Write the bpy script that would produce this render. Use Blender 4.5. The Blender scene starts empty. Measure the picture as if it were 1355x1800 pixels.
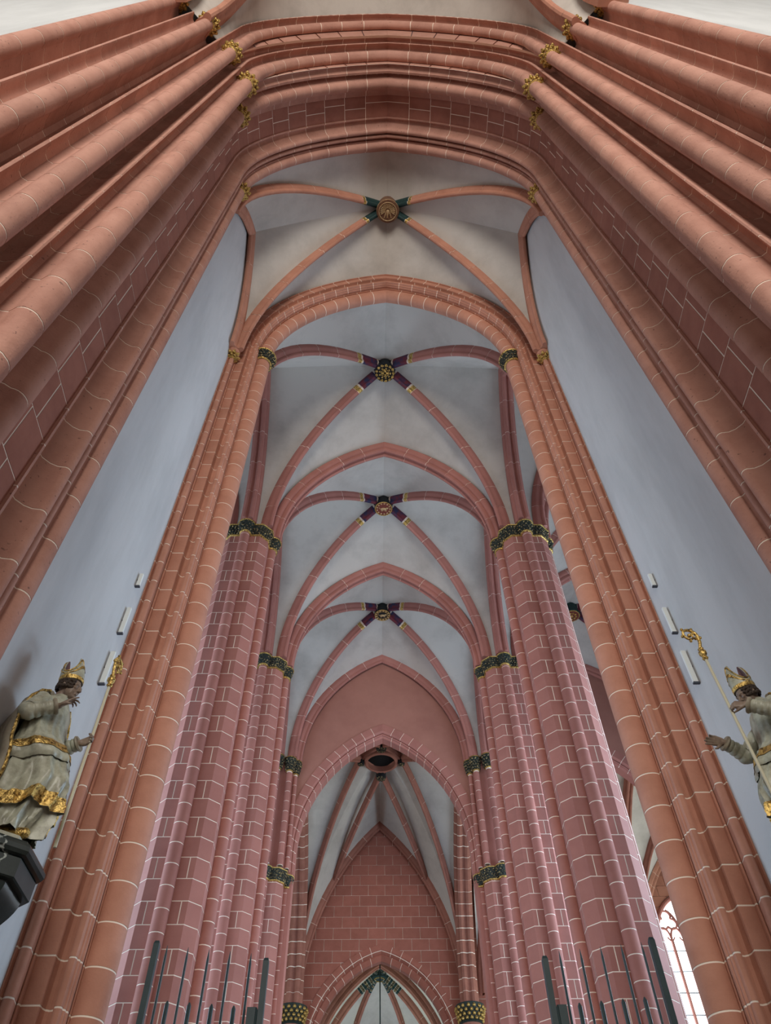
import bpy, math, random
from mathutils import Vector, Matrix
random.seed(7)
PI = math.pi
sc = bpy.context.scene
col = sc.collection

# ---------------------------------------------------------------- camera
CAMLOC = Vector((-0.32, 0.0, 1.6))
FPX = 1300.0
def _cam_rot():
    cx, cy = 677.5, 900.0
    zc = Vector((660 - cx, -(-95 - cy), -FPX)).normalized()      # world up seen in camera axes
    yc = Vector((656 - cx, -(2600 - cy), -FPX)).normalized()     # nave axis seen in camera axes
    yc = (yc - zc * yc.dot(zc)).normalized()
    xc = yc.cross(zc)
    return Matrix((xc, yc, zc))                                    # world = R @ cam
cam = bpy.data.cameras.new('camera')
camo = bpy.data.objects.new('camera', cam); col.objects.link(camo)
cam.sensor_fit = 'VERTICAL'; cam.sensor_height = 36.0; cam.lens = FPX / 1800 * 36.0
cam.clip_end = 300
camo.matrix_world = Matrix.Translation(CAMLOC) @ _cam_rot().to_4x4()
sc.camera = camo

# ---------------------------------------------------------------- light
world = bpy.data.worlds.new('overcast_sky'); sc.world = world
world.use_nodes = True
world.node_tree.nodes['Background'].inputs[0].default_value = (0.78, 0.88, 1.0, 1)
world.node_tree.nodes['Background'].inputs[1].default_value = 0.06
def area(name, loc, aim, sx, sy, power, color):
    l = bpy.data.lights.new(name, 'AREA'); l.shape = 'RECTANGLE'; l.size = sx; l.size_y = sy
    l.energy = power; l.color = color
    o = bpy.data.objects.new(name, l); col.objects.link(o)
    o.location = loc
    o.rotation_euler = (Vector(aim) - Vector(loc)).to_track_quat('-Z', 'Z').to_euler()
    return o
WARM = (1.0, 0.93, 0.84); DAY = (0.86, 0.93, 1.0); BLUE = (0.66, 0.80, 1.0)
for s in (-1, 1):
    # tall transept windows left and right, behind the viewer
    area('transept_window_light', (s * 12.5, -9.0, 12.5), (0, 5, 11), 4.5, 12, 400, (1.0, 0.96, 0.90))
    # aisle windows, one light per bay
    for y, pw in ((10.8, 1250 if s > 0 else 1100), (16.2, 800 if s > 0 else 600), (21.7, 1900 if s > 0 else 550)):
        area('aisle_window_light', (s * 11.4, y, 10.3), (0, y, 9.5), 2.6, 12, pw, (0.60, 0.79, 1.0))
    # far transept windows
    area('far_transept_light', (s * 17.0, 30.5, 12), (0, 30.5, 13), 7, 12, 750 if s < 0 else 1500, (0.88, 0.97, 0.95))
area('choir_window_light', (0, -15, 14.5), (0, 5, 11.0), 8, 11, 4300, (1.0, 0.94, 0.87))
area('choir_vault_fill', (0, 46, 9), (0, 47, 18), 6, 5, 700, (0.84, 1.0, 0.95))  # added fill lamp under the choir vault, aimed up to brighten its cells
sc.view_settings.view_transform = 'Standard'
sc.view_settings.look = 'None'
sc.view_settings.gamma = 1.0
sc.view_settings.use_curve_mapping = False
sc.view_settings.exposure = -0.2

# ---------------------------------------------------------------- materials
def mat(name, base, rough=0.8, var=0.0, noise=None, metal=0.0, bump=None, emit=None, spec=0.3, speck=None):
    """procedural material: base colour, noise between base and second colour, per-stone tint, fine bump"""
    m = bpy.data.materials.new(name); m.use_nodes = True
    nt = m.node_tree; b = nt.nodes['Principled BSDF']
    b.inputs['Roughness'].default_value = rough
    b.inputs['Metallic'].default_value = metal
    b.inputs['Specular IOR Level'].default_value = spec
    geo = nt.nodes.new('ShaderNodeNewGeometry')
    last = None
    rgb = nt.nodes.new('ShaderNodeRGB'); rgb.outputs[0].default_value = (*base, 1); last = rgb.outputs[0]
    if noise:
        c2, scale, lo, hi = noise[:4]
        n = nt.nodes.new('ShaderNodeTexNoise'); n.inputs['Scale'].default_value = scale
        n.inputs['Detail'].default_value = 6; n.inputs['Roughness'].default_value = 0.65
        mp = nt.nodes.new('ShaderNodeMapping')
        mp.inputs['Scale'].default_value = noise[4] if len(noise) > 4 else (1, 1, 1)
        nt.links.new(geo.outputs['Position'], mp.inputs['Vector']); nt.links.new(mp.outputs[0], n.inputs['Vector'])
        r = nt.nodes.new('ShaderNodeMapRange'); r.inputs[1].default_value = lo; r.inputs[2].default_value = hi
        nt.links.new(n.outputs['Fac'], r.inputs[0])
        mx = nt.nodes.new('ShaderNodeMix'); mx.data_type = 'RGBA'
        nt.links.new(r.outputs[0], mx.inputs[0]); nt.links.new(last, mx.inputs[6])
        mx.inputs[7].default_value = (*c2, 1); last = mx.outputs[2]
    if var:
        oi = nt.nodes.new('ShaderNodeObjectInfo')
        r = nt.nodes.new('ShaderNodeMapRange'); r.inputs[3].default_value = 1 - var; r.inputs[4].default_value = 1 + var
        nt.links.new(oi.outputs['Random'], r.inputs[0])
        hs = nt.nodes.new('ShaderNodeHueSaturation'); nt.links.new(r.outputs[0], hs.inputs['Value'])
        nt.links.new(last, hs.inputs['Color']); last = hs.outputs[0]
    if speck:      # small dark pits and stains
        n = nt.nodes.new('ShaderNodeTexNoise'); n.inputs['Scale'].default_value = speck[0]; n.inputs['Detail'].default_value = 3
        nt.links.new(geo.outputs['Position'], n.inputs['Vector'])
        r = nt.nodes.new('ShaderNodeMapRange'); r.inputs[1].default_value = speck[1]; r.inputs[2].default_value = speck[1] + .04; r.inputs[4].default_value = .75
        nt.links.new(n.outputs['Fac'], r.inputs[0])
        mx = nt.nodes.new('ShaderNodeMix'); mx.data_type = 'RGBA'; nt.links.new(r.outputs[0], mx.inputs[0]); nt.links.new(last, mx.inputs[6])
        mx.inputs[7].default_value = (base[0]*.35, base[1]*.33, base[2]*.35, 1); last = mx.outputs[2]
    nt.links.new(last, b.inputs['Base Color'])
    if bump:
        n = nt.nodes.new('ShaderNodeTexNoise'); n.inputs['Scale'].default_value = bump[0]; n.inputs['Detail'].default_value = 4
        nt.links.new(geo.outputs['Position'], n.inputs['Vector'])
        bp = nt.nodes.new('ShaderNodeBump'); bp.inputs['Strength'].default_value = bump[1]
        bp.inputs['Distance'].default_value = bump[2] if len(bump) > 2 else 0.01
        nt.links.new(n.outputs['Fac'], bp.inputs['Height']); nt.links.new(bp.outputs[0], b.inputs['Normal'])
    if emit:
        b.inputs['Emission Color'].default_value = (*emit[0], 1); b.inputs['Emission Strength'].default_value = emit[1]
    return m
def vein_mat(name, base, rough, var, noise):
    m = mat(name, base, rough, var, noise); nt = m.node_tree; b = nt.nodes['Principled BSDF']
    src = b.inputs['Base Color'].links[0].from_socket
    geo = nt.nodes.new('ShaderNodeNewGeometry'); n = nt.nodes.new('ShaderNodeTexNoise'); n.inputs['Scale'].default_value = 1.7; n.inputs['Detail'].default_value = 5
    nt.links.new(geo.outputs['Position'], n.inputs['Vector'])
    s1 = nt.nodes.new('ShaderNodeMath'); s1.operation = 'SUBTRACT'; s1.inputs[1].default_value = .52; nt.links.new(n.outputs['Fac'], s1.inputs[0])
    ab = nt.nodes.new('ShaderNodeMath'); ab.operation = 'ABSOLUTE'; nt.links.new(s1.outputs[0], ab.inputs[0])
    r = nt.nodes.new('ShaderNodeMapRange'); r.inputs[1].default_value = .003; r.inputs[2].default_value = .009; r.inputs[3].default_value = .8; r.inputs[4].default_value = 0
    nt.links.new(ab.outputs[0], r.inputs[0])
    mx = nt.nodes.new('ShaderNodeMix'); mx.data_type = 'RGBA'; nt.links.new(r.outputs[0], mx.inputs[0]); nt.links.new(src, mx.inputs[6]); mx.inputs[7].default_value = (.45, .50, .46, 1)
    nt.links.new(mx.outputs[2], b.inputs['Base Color'])
    return m
M = {}
M['stone'] = mat('warm_red_sandstone', (0.50, 0.235, 0.158), 0.75, 0.06, ((0.40, 0.175, 0.115), 2.2, 0.40, 0.75), bump=(38, 0.35, 0.006))
M['stone_jamb'] = mat('pitted_pink_sandstone', (0.49, 0.258, 0.195), 0.75, 0.06, ((0.38, 0.183, 0.135), 2.0, 0.40, 0.72), bump=(42, 0.5, 0.008), speck=(24, 0.675))
M['stone_nave'] = mat('rose_painted_stone', (0.40, 0.168, 0.135), 0.75, 0.08, ((0.33, 0.13, 0.105), 1.5, 0.4, 0.8), bump=(30, 0.15, 0.004))
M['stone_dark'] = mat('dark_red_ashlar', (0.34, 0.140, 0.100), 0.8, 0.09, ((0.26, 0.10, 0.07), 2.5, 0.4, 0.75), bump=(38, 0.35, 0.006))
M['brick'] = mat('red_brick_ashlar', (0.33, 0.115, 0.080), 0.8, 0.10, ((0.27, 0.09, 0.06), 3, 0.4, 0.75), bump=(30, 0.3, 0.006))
M['mortar'] = mat('cream_mortar', (0.86, 0.74, 0.62), 0.9)
M['plaster'] = mat('white_plaster', (0.58, 0.59, 0.59), 0.9, 0, ((0.47, 0.48, 0.48), 0.9, 0.42, 0.75, (1.6, 1.6, 0.35)), bump=(14, 0.15, 0.01))
M['web'] = mat('grey_white_vault_plaster', (0.54, 0.50, 0.45), 0.9, 0, ((0.41, 0.375, 0.335), 0.75, 0.45, 0.72), bump=(9, 0.2, 0.012))
M['rose'] = mat('rose_plaster', (0.40, 0.185, 0.14), 0.9, 0, ((0.34, 0.15, 0.115), 0.8, 0.4, 0.7), bump=(10, 0.15, 0.01))
M['gold'] = mat('gilding', (0.72, 0.50, 0.16), 0.38, 0, ((0.16, 0.09, 0.025), 30, 0.47, 0.60), metal=0.8, bump=(45, 0.7, 0.02))
M['foliage'] = mat('blackened_gilt_foliage', (0.035, 0.035, 0.03), 0.5, 0, ((0.62, 0.47, 0.20), 26, 0.53, 0.60), metal=0.2, bump=(30, 0.6, 0.02))
M['bell'] = mat('dark_capital_ground', (0.02, 0.03, 0.025), 0.6)
M['green'] = mat('dark_green_paint', (0.012, 0.035, 0.035), 0.6, 0, ((0.02, 0.05, 0.045), 6, 0.4, 0.7))
M['black'] = mat('black_paint', (0.012, 0.014, 0.016), 0.6)
M['redpaint'] = mat('dark_crimson_paint', (0.13, 0.02, 0.03), 0.6, 0, ((0.02, 0.025, 0.07), 4, 0.45, 0.6))
M['cream'] = mat('cream_paint', (0.70, 0.60, 0.50), 0.7)
M['floor'] = mat('stone_floor', (0.20, 0.16, 0.13), 0.5, 0, ((0.15, 0.12, 0.10), 1.2, 0.4, 0.7))
M['steel'] = mat('dark_green_steel', (0.012, 0.028, 0.032), 0.5, 0, ((0.02, 0.04, 0.042), 3, 0.4, 0.7))
M['blackstone'] = vein_mat('veined_black_marble', (0.018, 0.026, 0.024), 0.3, 0, ((0.035, 0.045, 0.042), 4, 0.4, 0.7))
M['dark'] = mat('painted_void_black', (0.004, 0.004, 0.004), 1.0)  # near-black colour painting in the darkness inside the vault's round hole
M['bossbrown'] = mat('brown_gilt_boss', (0.16, 0.075, 0.045), 0.5, 0, ((0.24, 0.13, 0.07), 12, 0.4, 0.65), metal=0.3)
M['bossred'] = mat('red_boss_ground', (0.16, 0.035, 0.025), 0.6)
M['bossrelief'] = mat('pale_gilt_relief', (0.62, 0.46, 0.27), 0.45, 0, ((0.42, 0.27, 0.12), 30, 0.4, 0.6), metal=0.4)
M['lamp'] = mat('white_lamp_housing', (0.80, 0.84, 0.80), 0.5)
M['lampgrey'] = mat('grey_metal_bracket', (0.10, 0.11, 0.13), 0.5, metal=0.4)
M['glass'] = mat('daylit_window_glass', (0.8, 0.9, 1.0), 0.2, emit=((0.86, 0.95, 1.0), 6.0))
M['paleglass'] = mat('pale_leaded_window_glass', (0.7, 0.8, 0.9), 0.3, emit=((0.72, 0.86, 1.0), 1.6))
M['blueglass'] = mat('blue_stained_glass', (0.05, 0.2, 0.9), 0.2, emit=((0.05, 0.25, 1.0), 1.2))
M['lead'] = mat('lead_bars', (0.05, 0.07, 0.10), 0.6)
M['statue'] = mat('painted_wood_robe', (0.46, 0.47, 0.36), 0.38, 0, ((0.24, 0.235, 0.17), 9, 0.42, 0.68), bump=(18, 0.25, 0.01), spec=0.5)
M['cloak'] = mat('painted_wood_cope', (0.30, 0.265, 0.19), 0.5, 0, ((0.20, 0.17, 0.12), 8, 0.42, 0.68), bump=(18, 0.25, 0.01), spec=0.4)
M['skin'] = mat('aged_painted_flesh', (0.25, 0.185, 0.135), 0.45, 0, ((0.17, 0.12, 0.09), 14, 0.4, 0.7), bump=(30, 0.15, 0.006), spec=0.4)
M['hair'] = mat('dark_carved_hair', (0.05, 0.035, 0.025), 0.6, bump=(60, 0.6, 0.01))
M['staff'] = mat('pale_painted_rod', (0.56, 0.53, 0.38), 0.5)
M['innermitre'] = mat('mauve_mitre_lining', (0.20, 0.11, 0.11), 0.7)

# ---------------------------------------------------------------- mesh helpers
WO = {}                                   # world origin of every object (only translations on parents)
def link(o, loc, parent=None):
    col.objects.link(o)
    loc = Vector(loc); WO[o] = loc
    if parent is not None:
        o.parent = parent; o.location = loc - WO[parent]
    else:
        o.location = loc
    return o
def thing(name, label, cat, loc=(0, 0, 0), group=None):
    o = bpy.data.objects.new(name, None); o.empty_display_size = 0.2
    link(o, loc); o['label'] = label; o['category'] = cat
    if group: o['group'] = group
    return o
def tag(o, label, cat, group=None):
    o['label'] = label; o['category'] = cat
    if group: o['group'] = group
    return o
class MB:
    def __init__(s): s.v = []; s.f = []
    def grid(s, rows, close=False):
        b = len(s.v); n = len(rows[0])
        for r in rows: s.v += [tuple(p) for p in r]
        for i in range(len(rows) - 1):
            for j in range(n - (0 if close else 1)):
                k = (j + 1) % n
                s.f.append((b + i*n + j, b + i*n + k, b + (i+1)*n + k, b + (i+1)*n + j))
        return s
    def poly(s, pts):
        b = len(s.v); s.v += [tuple(p) for p in pts]; s.f.append(tuple(range(b, b + len(pts)))); return s
    def box(s, a, b):
        x0, y0, z0 = a; x1, y1, z1 = b; k = len(s.v)
        s.v += [(x0,y0,z0),(x1,y0,z0),(x1,y1,z0),(x0,y1,z0),(x0,y0,z1),(x1,y0,z1),(x1,y1,z1),(x0,y1,z1)]
        for q in ((0,3,2,1),(4,5,6,7),(0,1,5,4),(1,2,6,5),(2,3,7,6),(3,0,4,7)): s.f.append(tuple(k+i for i in q))
        return s
    def lathe(s, c, prof, n=24, a0=0, a1=2*PI):
        full = abs(a1 - a0 - 2*PI) < 1e-6
        m = n if full else n + 1
        rows = [[(c[0] + r*math.cos(a0 + (a1-a0)*j/n), c[1] + r*math.sin(a0 + (a1-a0)*j/n), c[2] + z) for j in range(m)] for r, z in prof]
        return s.grid(rows, close=full)
    def tube(s, path, rad, n=10, cap=True):
        path = [Vector(p) for p in path]
        if not hasattr(rad, '__len__'): rad = [rad]*len(path)
        rows = []; ref = Vector((0.123, 0.971, 0.2)).normalized()
        t0 = (path[1]-path[0]).normalized()
        u = t0.orthogonal().normalized()
        for i, p in enumerate(path):
            t = (path[min(i+1, len(path)-1)] - path[max(i-1, 0)]).normalized()
            u = (u - t*u.dot(t)).normalized(); w = t.cross(u)
            rows.append([p + (u*math.cos(2*PI*j/n) + w*math.sin(2*PI*j/n))*rad[i] for j in range(n)])
        s.grid(rows, close=True)
        if cap: s.poly(rows[0][::-1]); s.poly(rows[-1])
        return s
    def ball(s, c, r, n=8, m=5, sc=(1,1,1)):
        rows = []
        for i in range(m + 1):
            t = -PI/2 + PI*i/m
            rr = max(math.cos(t), 1e-3)
            rows.append([(c[0]+r*sc[0]*rr*math.cos(2*PI*j/n), c[1]+r*sc[1]*rr*math.sin(2*PI*j/n), c[2]+r*sc[2]*math.sin(t)) for j in range(n)])
        return s.grid(rows, close=True)
    def mesh(s, name, m, origin=(0,0,0), sharp=35):
        me = bpy.data.meshes.new(name)
        ox, oy, oz = origin
        me.from_pydata([(x-ox, y-oy, z-oz) for x, y, z in s.v], [], s.f)
        me.materials.append(M[m] if isinstance(m, str) else m)
        if sharp:
            me.shade_smooth(); me.set_sharp_from_angle(angle=math.radians(sharp))
        return me
    def obj(s, name, m, parent=None, origin=None, sharp=35):
        if origin is None:
            n = max(len(s.v), 1)
            origin = (sum(p[0] for p in s.v)/n, sum(p[1] for p in s.v)/n, min(p[2] for p in s.v))
        return link(bpy.data.objects.new(name, s.mesh(name, m, origin, sharp)), origin, parent)
def struct(o, label, cat=None):
    o['kind'] = 'structure'; o['label'] = label; o['category'] = cat or 'wall'; return o
def stuff(o): o['kind'] = 'stuff'; return o

def vnorm(poly, side):
    """2-D vertex normals of an open polyline; side = +1 / -1 picks the inward side"""
    out = []
    for i in range(len(poly)):
        a = poly[max(i-1, 0)]; b = poly[min(i+1, len(poly)-1)]
        dx, dy = b[0]-a[0], b[1]-a[1]; l = math.hypot(dx, dy) or 1
        out.append((-dy/l*side, dx/l*side))
    return out
def inset(poly, side, d):
    return [(p[0]+n[0]*d, p[1]+n[1]*d) for p, n in zip(poly, vnorm(poly, side))]

# plan polylines are written for a positive half width a = |x|; sgn puts them left (-1) or right (+1)
GAP = 0.018
def column_part(parent, name, polys, side, z0, z1, sgn, m, course, alt=None, offs=0.0, stone='stone', gap=GAP, zvis=0.0):
    """a shaft or moulding strip built of stones: a mortar core (the part) and one object per stone.
    polys: front polylines side by side (for ashlar: several stones in a course); alt: the layout of every other course"""
    allp = [p for poly in polys for p in poly]
    core = MB(); ci = inset(allp, side, 0.0035)
    core.grid([[(sgn*x, y, z) for x, y in ci] for z in (z0, z1)])
    part = core.obj(name, 'mortar', parent)
    meshes = {}
    z = z0 + offs; k = 0; low = MB()
    if offs > 0: z -= course
    while z < z1 - 0.02:
        za, zb = max(z, z0), min(z + course, z1)
        lay = polys if (alt is None or k % 2 == 0) else alt
        for i, poly in enumerate(lay):
            h = round(zb - za - gap, 4)
            if h <= 0.01: continue
            if zb < zvis:
                _stone(low, poly, side, za, h, sgn); continue
            key = (k % 2 if alt else 0, i, h)
            cx = sgn*sum(p[0] for p in poly)/len(poly); cy = sum(p[1] for p in poly)/len(poly)
            if key not in meshes:
                b = MB(); _stone(b, poly, side, 0.0, h, sgn)
                meshes[key] = b.mesh(stone, m, (cx, cy, 0))
            link(bpy.data.objects.new(stone, meshes[key]), (cx, cy, za), part)
        z += course; k += 1
    if low.v: stuff(low.obj('lower_stones', m, part))
    return part
def _stone(b, poly, side, z, h, sgn):
    bi = inset(poly, side, 0.02)
    B = [(sgn*x, y) for x, y in bi]; F = [(sgn*x, y) for x, y in poly]
    b.grid([[(x, y, z) for x, y in B], [(x, y, z) for x, y in F], [(x, y, z+h) for x, y in F], [(x, y, z+h) for x, y in B]])

def arch_part(parent, name, polys, side, c, zs, sgn, m, step, alt=None, stone='voussoir', gap=GAP, seg=3, a_lo=0.0):
    """the same plan polylines turned about the arch centre: one half of a pointed arch, one object per voussoir"""
    allp = [p for poly in polys for p in poly]
    def pt(a, y, ph): R = c + a; return (sgn*(R*math.cos(ph) - c), y, zs + R*math.sin(ph))
    def pmax(a): return math.acos(max(-1, min(1, c/(c+a)))) if a > 0 else 0
    rm = c + sum(p[0] for p in allp)/len(allp)
    pm = pmax(rm - c)
    n = max(3, round(pm*rm/step)); dp = pm/n
    core = MB(); ci = inset(allp, side, 0.0035)
    core.grid([[pt(x, y, pmax(x)*t/24) for x, y in ci] for t in range(25)])
    part = core.obj(name, 'mortar', parent)
    ctr = (-sgn*c, 0, zs)
    meshes = {}
    for k in range(n):
        lay = polys if (alt is None or k % 2 == 0) else alt
        for i, poly in enumerate(lay):
            bi = inset(poly, side, 0.02)
            last = (k == n - 1)
            key = (k % 2 if alt else 0, i)
            if last or key not in meshes:
                b = MB(); rows = []
                gp = gap/rm/2
                def at(t, x, y):
                    if not last: return pt(x, y, gp + (dp - 2*gp)*t)
                    p0 = k*dp + gp; p1 = pmax(x)
                    return pt(x, y, p0 + (p1 - p0)*t)
                rows.append([at(0, x, y) for x, y in bi])
                for j in range(seg + 1): rows.append([at(j/seg, x, y) for x, y in poly])
                rows.append([at(1, x, y) for x, y in bi])
                b.grid(rows); me = b.mesh(stone, m, ctr)
                if not last: meshes[key] = me
            else: me = meshes[key]
            o = link(bpy.data.objects.new(stone, me), ctr, part)
            if not last: o.rotation_euler = (0, -sgn*k*dp, 0)
    return part

def arc3(P0, P1, n=16):
    """arc in a vertical plane from the springing P0 (vertical tangent) to the crown P1"""
    P0, P1 = Vector(P0), Vector(P1)
    d = P1 - P0; H = d.z; d.z = 0; a = d.length; d = d.normalized()
    out = []
    if H >= a*0.999:
        r = (a*a + H*H)/(2*a); pm = math.asin(min(1, H/r))
        for i in range(n + 1):
            p = pm*i/n; out.append(P0 + d*(r*(1-math.cos(p))) + Vector((0, 0, r*math.sin(p))))
    else:
        for i in range(n + 1):
            p = PI/2*i/n; out.append(P0 + d*(a*(1-math.cos(p))) + Vector((0, 0, H*math.sin(p))))
    return out
def resample(path, t0, t1, n):
    L = [0]
    for a, b in zip(path, path[1:]): L.append(L[-1] + (b-a).length)
    out = []
    for i in range(n + 1):
        s = L[-1]*(t0 + (t1-t0)*i/n)
        for j in range(len(L)-1):
            if s <= L[j+1] + 1e-9:
                u = (s - L[j])/max(L[j+1]-L[j], 1e-9); out.append(path[j].lerp(path[j+1], u)); break
        else: out.append(path[-1].copy())
    return out
def plen(path): return sum((b-a).length for a, b in zip(path, path[1:]))
def rib_rows(path, prof, miter=False, lat=None, full=None):
    """sections of a rib hung below the path; prof = (lateral, depth) points"""
    full = full or path
    h = full[-1] - full[0]; h.z = 0; h = h.normalized()
    L = Vector((-h.y, h.x, 0)); rows = []
    for i, p in enumerate(path):
        t = (path[min(i+1, len(path)-1)] - path[max(i-1, 0)]).normalized()
        N = (h*t.z - Vector((0, 0, 1))*t.dot(h)).normalized()
        rows.append((p, N))
    out = []
    for i, (p, N) in enumerate(rows):
        if miter and i == len(rows)-1:
            N = Vector((0, 0, -1/max(0.3, abs(N.z))))
        out.append([p + L*u + N*d for u, d in prof])
    return out
RIB = [(-.125, -.06), (-.125, .05), (-.11, .10), (-.075, .135), (-.062, .17), (-.07, .20), (-.055, .245), (-.02, .27), (.02, .27),
       (.055, .245), (.07, .20), (.062, .17), (.075, .135), (.11, .10), (.125, .05), (.125, -.06)]
TRIB = [(-.22, -.06), (-.22, .08), (-.19, .13), (-.15, .15), (-.165, .20), (-.15, .26), (-.10, .295), (-.05, .275), (-.03, .235), (0, .215), (.03, .235),
        (.05, .275), (.10, .295), (.15, .26), (.165, .20), (.15, .15), (.19, .13), (.22, .08), (.22, -.06)]
def rib_part(parent, name, path, prof, m, piece=0.9, miter=False, stones=True, ends=None, stone='rib_stone', gap=0.016):
    """a rib: mortar core (part) with one object per stone; ends = [(length, material, name), ...] counted back from the crown"""
    core = MB(); cp = inset(prof, -1, .006)
    full = resample(path, 0, 1, 44)
    core.grid(rib_rows(full, cp, miter))
    part = core.obj(name, 'mortar' if stones else m, parent)
    if not stones: return part
    L = plen(path); cuts = []; e = L
    for l, mm, nm in (ends or []):
        cuts.append((max(0, e - l), e, mm, nm)); e -= l
    n = max(1, round(e/piece))
    for k in range(n): cuts.append((e*k/n, e*(k+1)/n, m, stone))
    for a, b, mm, nm in cuts:
        last = miter and b > L - 1e-6
        g = gap/2
        sub = resample(path, (a + (g if a > 0 else 0))/L, (b - (0 if b > L-1e-6 else g))/L, max(2, round((b-a)/0.16)))
        rr = rib_rows(sub, prof, last, full=path)
        mb = MB(); mb.grid(rr)
        if a == 0: mb.poly(rr[0])
        mb.obj(nm, mm, part)
    return part
def loft(A, D, nu=6, bulge=0.10):
    rows = []
    n = min(len(A), len(D))
    for i in range(n):
        s = i/(n-1); row = []
        for j in range(nu + 1):
            u = j/nu
            p = A[i].lerp(D[i], u) + Vector((0, 0, bulge*math.sin(PI*u)*min(1, 2*s)))
            row.append(p)
        rows.append(row)
    return rows
# ================================================================ setting
FL = MB(); FL.poly([(-20, -20, 0), (20, -20, 0), (20, 56, 0), (-20, 56, 0)])
struct(FL.obj('floor', 'floor', origin=(0, 0, 0)), 'pale stone church floor far below the vaults', 'floor')
WALLX = 3.67
for s, nm, lb in ((-1, 'wall_left', 'white plaster wall behind the blessing bishop statue'), (1, 'wall_right', 'white plaster wall behind the bishop with gilded crook')):
    b = MB(); b.box((s*WALLX, 4.3, 0), (s*(WALLX+.5), 7.8, 22.0)); struct(b.obj(nm, 'plaster', sharp=0), lb)
for s, nm, lb in ((-1, 'wall_transept_left', 'bright white wall in the upper left corner beyond the shafts'), (1, 'wall_transept_right', 'bright white wall in the upper right corner beyond the shafts')):
    b = MB(); b.box((s*4.25, .80, 0), (s*16, 1.3, 27)); struct(b.obj(nm, 'plaster', sharp=0), lb)
    b = MB(); b.box((s*(WALLX+.5), 7.4, 0), (s*12.2, 8.3, 25)); struct(b.obj('wall_aisle_west_' + ('left' if s < 0 else 'right'), 'plaster', sharp=0), 'white west end wall of the %s aisle' % ('left' if s < 0 else 'right'))
    # aisle outer wall with three tall window openings
    b = MB(); X0, X1 = s*11.75, s*12.4
    ys = [8.3, 9.5, 12.1, 14.9, 17.5, 20.4, 23.0, 25.0]
    for k in range(0, 8, 2): b.box((X0, ys[k], 0), (X1, ys[k+1], 25))
    for k in range(1, 7, 2): b.box((X0, ys[k], 0), (X1, ys[k+1], 3.5)); b.box((X0, ys[k], 16), (X1, ys[k+1], 25))
    struct(b.obj('wall_aisle_' + ('left' if s < 0 else 'right'), 'plaster', sharp=0), 'white outer aisle wall with tall windows, %s side' % ('left' if s < 0 else 'right'))

for s, lr in ((-1, 'left'), (1, 'right')):
    for k, (ya, yb) in enumerate(((9.5, 12.1), (14.9, 17.5), (20.4, 23.0))):
        b = MB(); b.box((s*12.1, ya, 3.5), (s*12.13, yb, 16))
        o = struct(b.obj('window_aisle_%s_%d' % (lr, k + 1), 'paleglass', sharp=0), 'pale glass of the tall %s aisle window, number %d from the viewer' % (lr, k + 1), 'window')
        for q in (1, 2):
            m = MB(); y = ya + (yb - ya)*q/3; m.box((s*12.0, y - .05, 3.5), (s*12.1, y + .05, 16)); m.obj('mullion', 'stone_nave', o, sharp=0)
def roll(ca, cy, r, t0, t1, n=10):
    """plan arc: 0 deg faces the nave axis, +90 deg faces the viewer"""
    return [(ca - r*math.cos(math.radians(t0 + (t1-t0)*i/n)), cy - r*math.sin(math.radians(t0 + (t1-t0)*i/n))) for i in range(n+1)]
def chain(p, q, pts):
    """points given as (distance along p->q, height towards axis and viewer)"""
    dx, dy = q[0]-p[0], q[1]-p[1]; l = math.hypot(dx, dy); dx /= l; dy /= l
    nx, ny = (dy, -dx)
    if nx > 0: nx, ny = -nx, -ny
    return [(p[0] + dx*s + nx*h, p[1] + dy*s + ny*h) for s, h in pts]

# ---------------------------------------------------------------- ring capital of gilded leaves
def ring_capital(parent, x, y, z, r, n=11, gold='gold', a0=0, lift=0.0):
    b = MB()
    R = r + 0.018
    prof = [(R - .02, -.03), (R + .012, -.02), (R + .018, 0), (R + .012, .02), (R - .02, .03)]
    b.lathe((x, y, z), prof, 20)
    ring = b.obj('capital_ring', gold, parent)
    b = MB()
    rnd = random.Random(int(abs(x)*100 + y*10))
    for row, (zz, rr, q) in enumerate(((.07, .035, .042), (.15, .065, .05))):
        for k in range(n):
            a = a0 + 2*PI*(k + .5*row)/n + rnd.uniform(-.06, .06)
            px_, py_ = x + (r + rr)*math.cos(a), y + (r + rr)*math.sin(a)
            b.ball((px_, py_, z + zz + rnd.uniform(-.01, .01)), q, 6, 4, (1, 1, .9))
            b.ball((px_ + .03*math.cos(a), py_ + .03*math.sin(a), z + zz + .03), q*.55, 5, 3)
    stuff(b.obj('gilded_leaves', gold, ring))
    return ring

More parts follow.
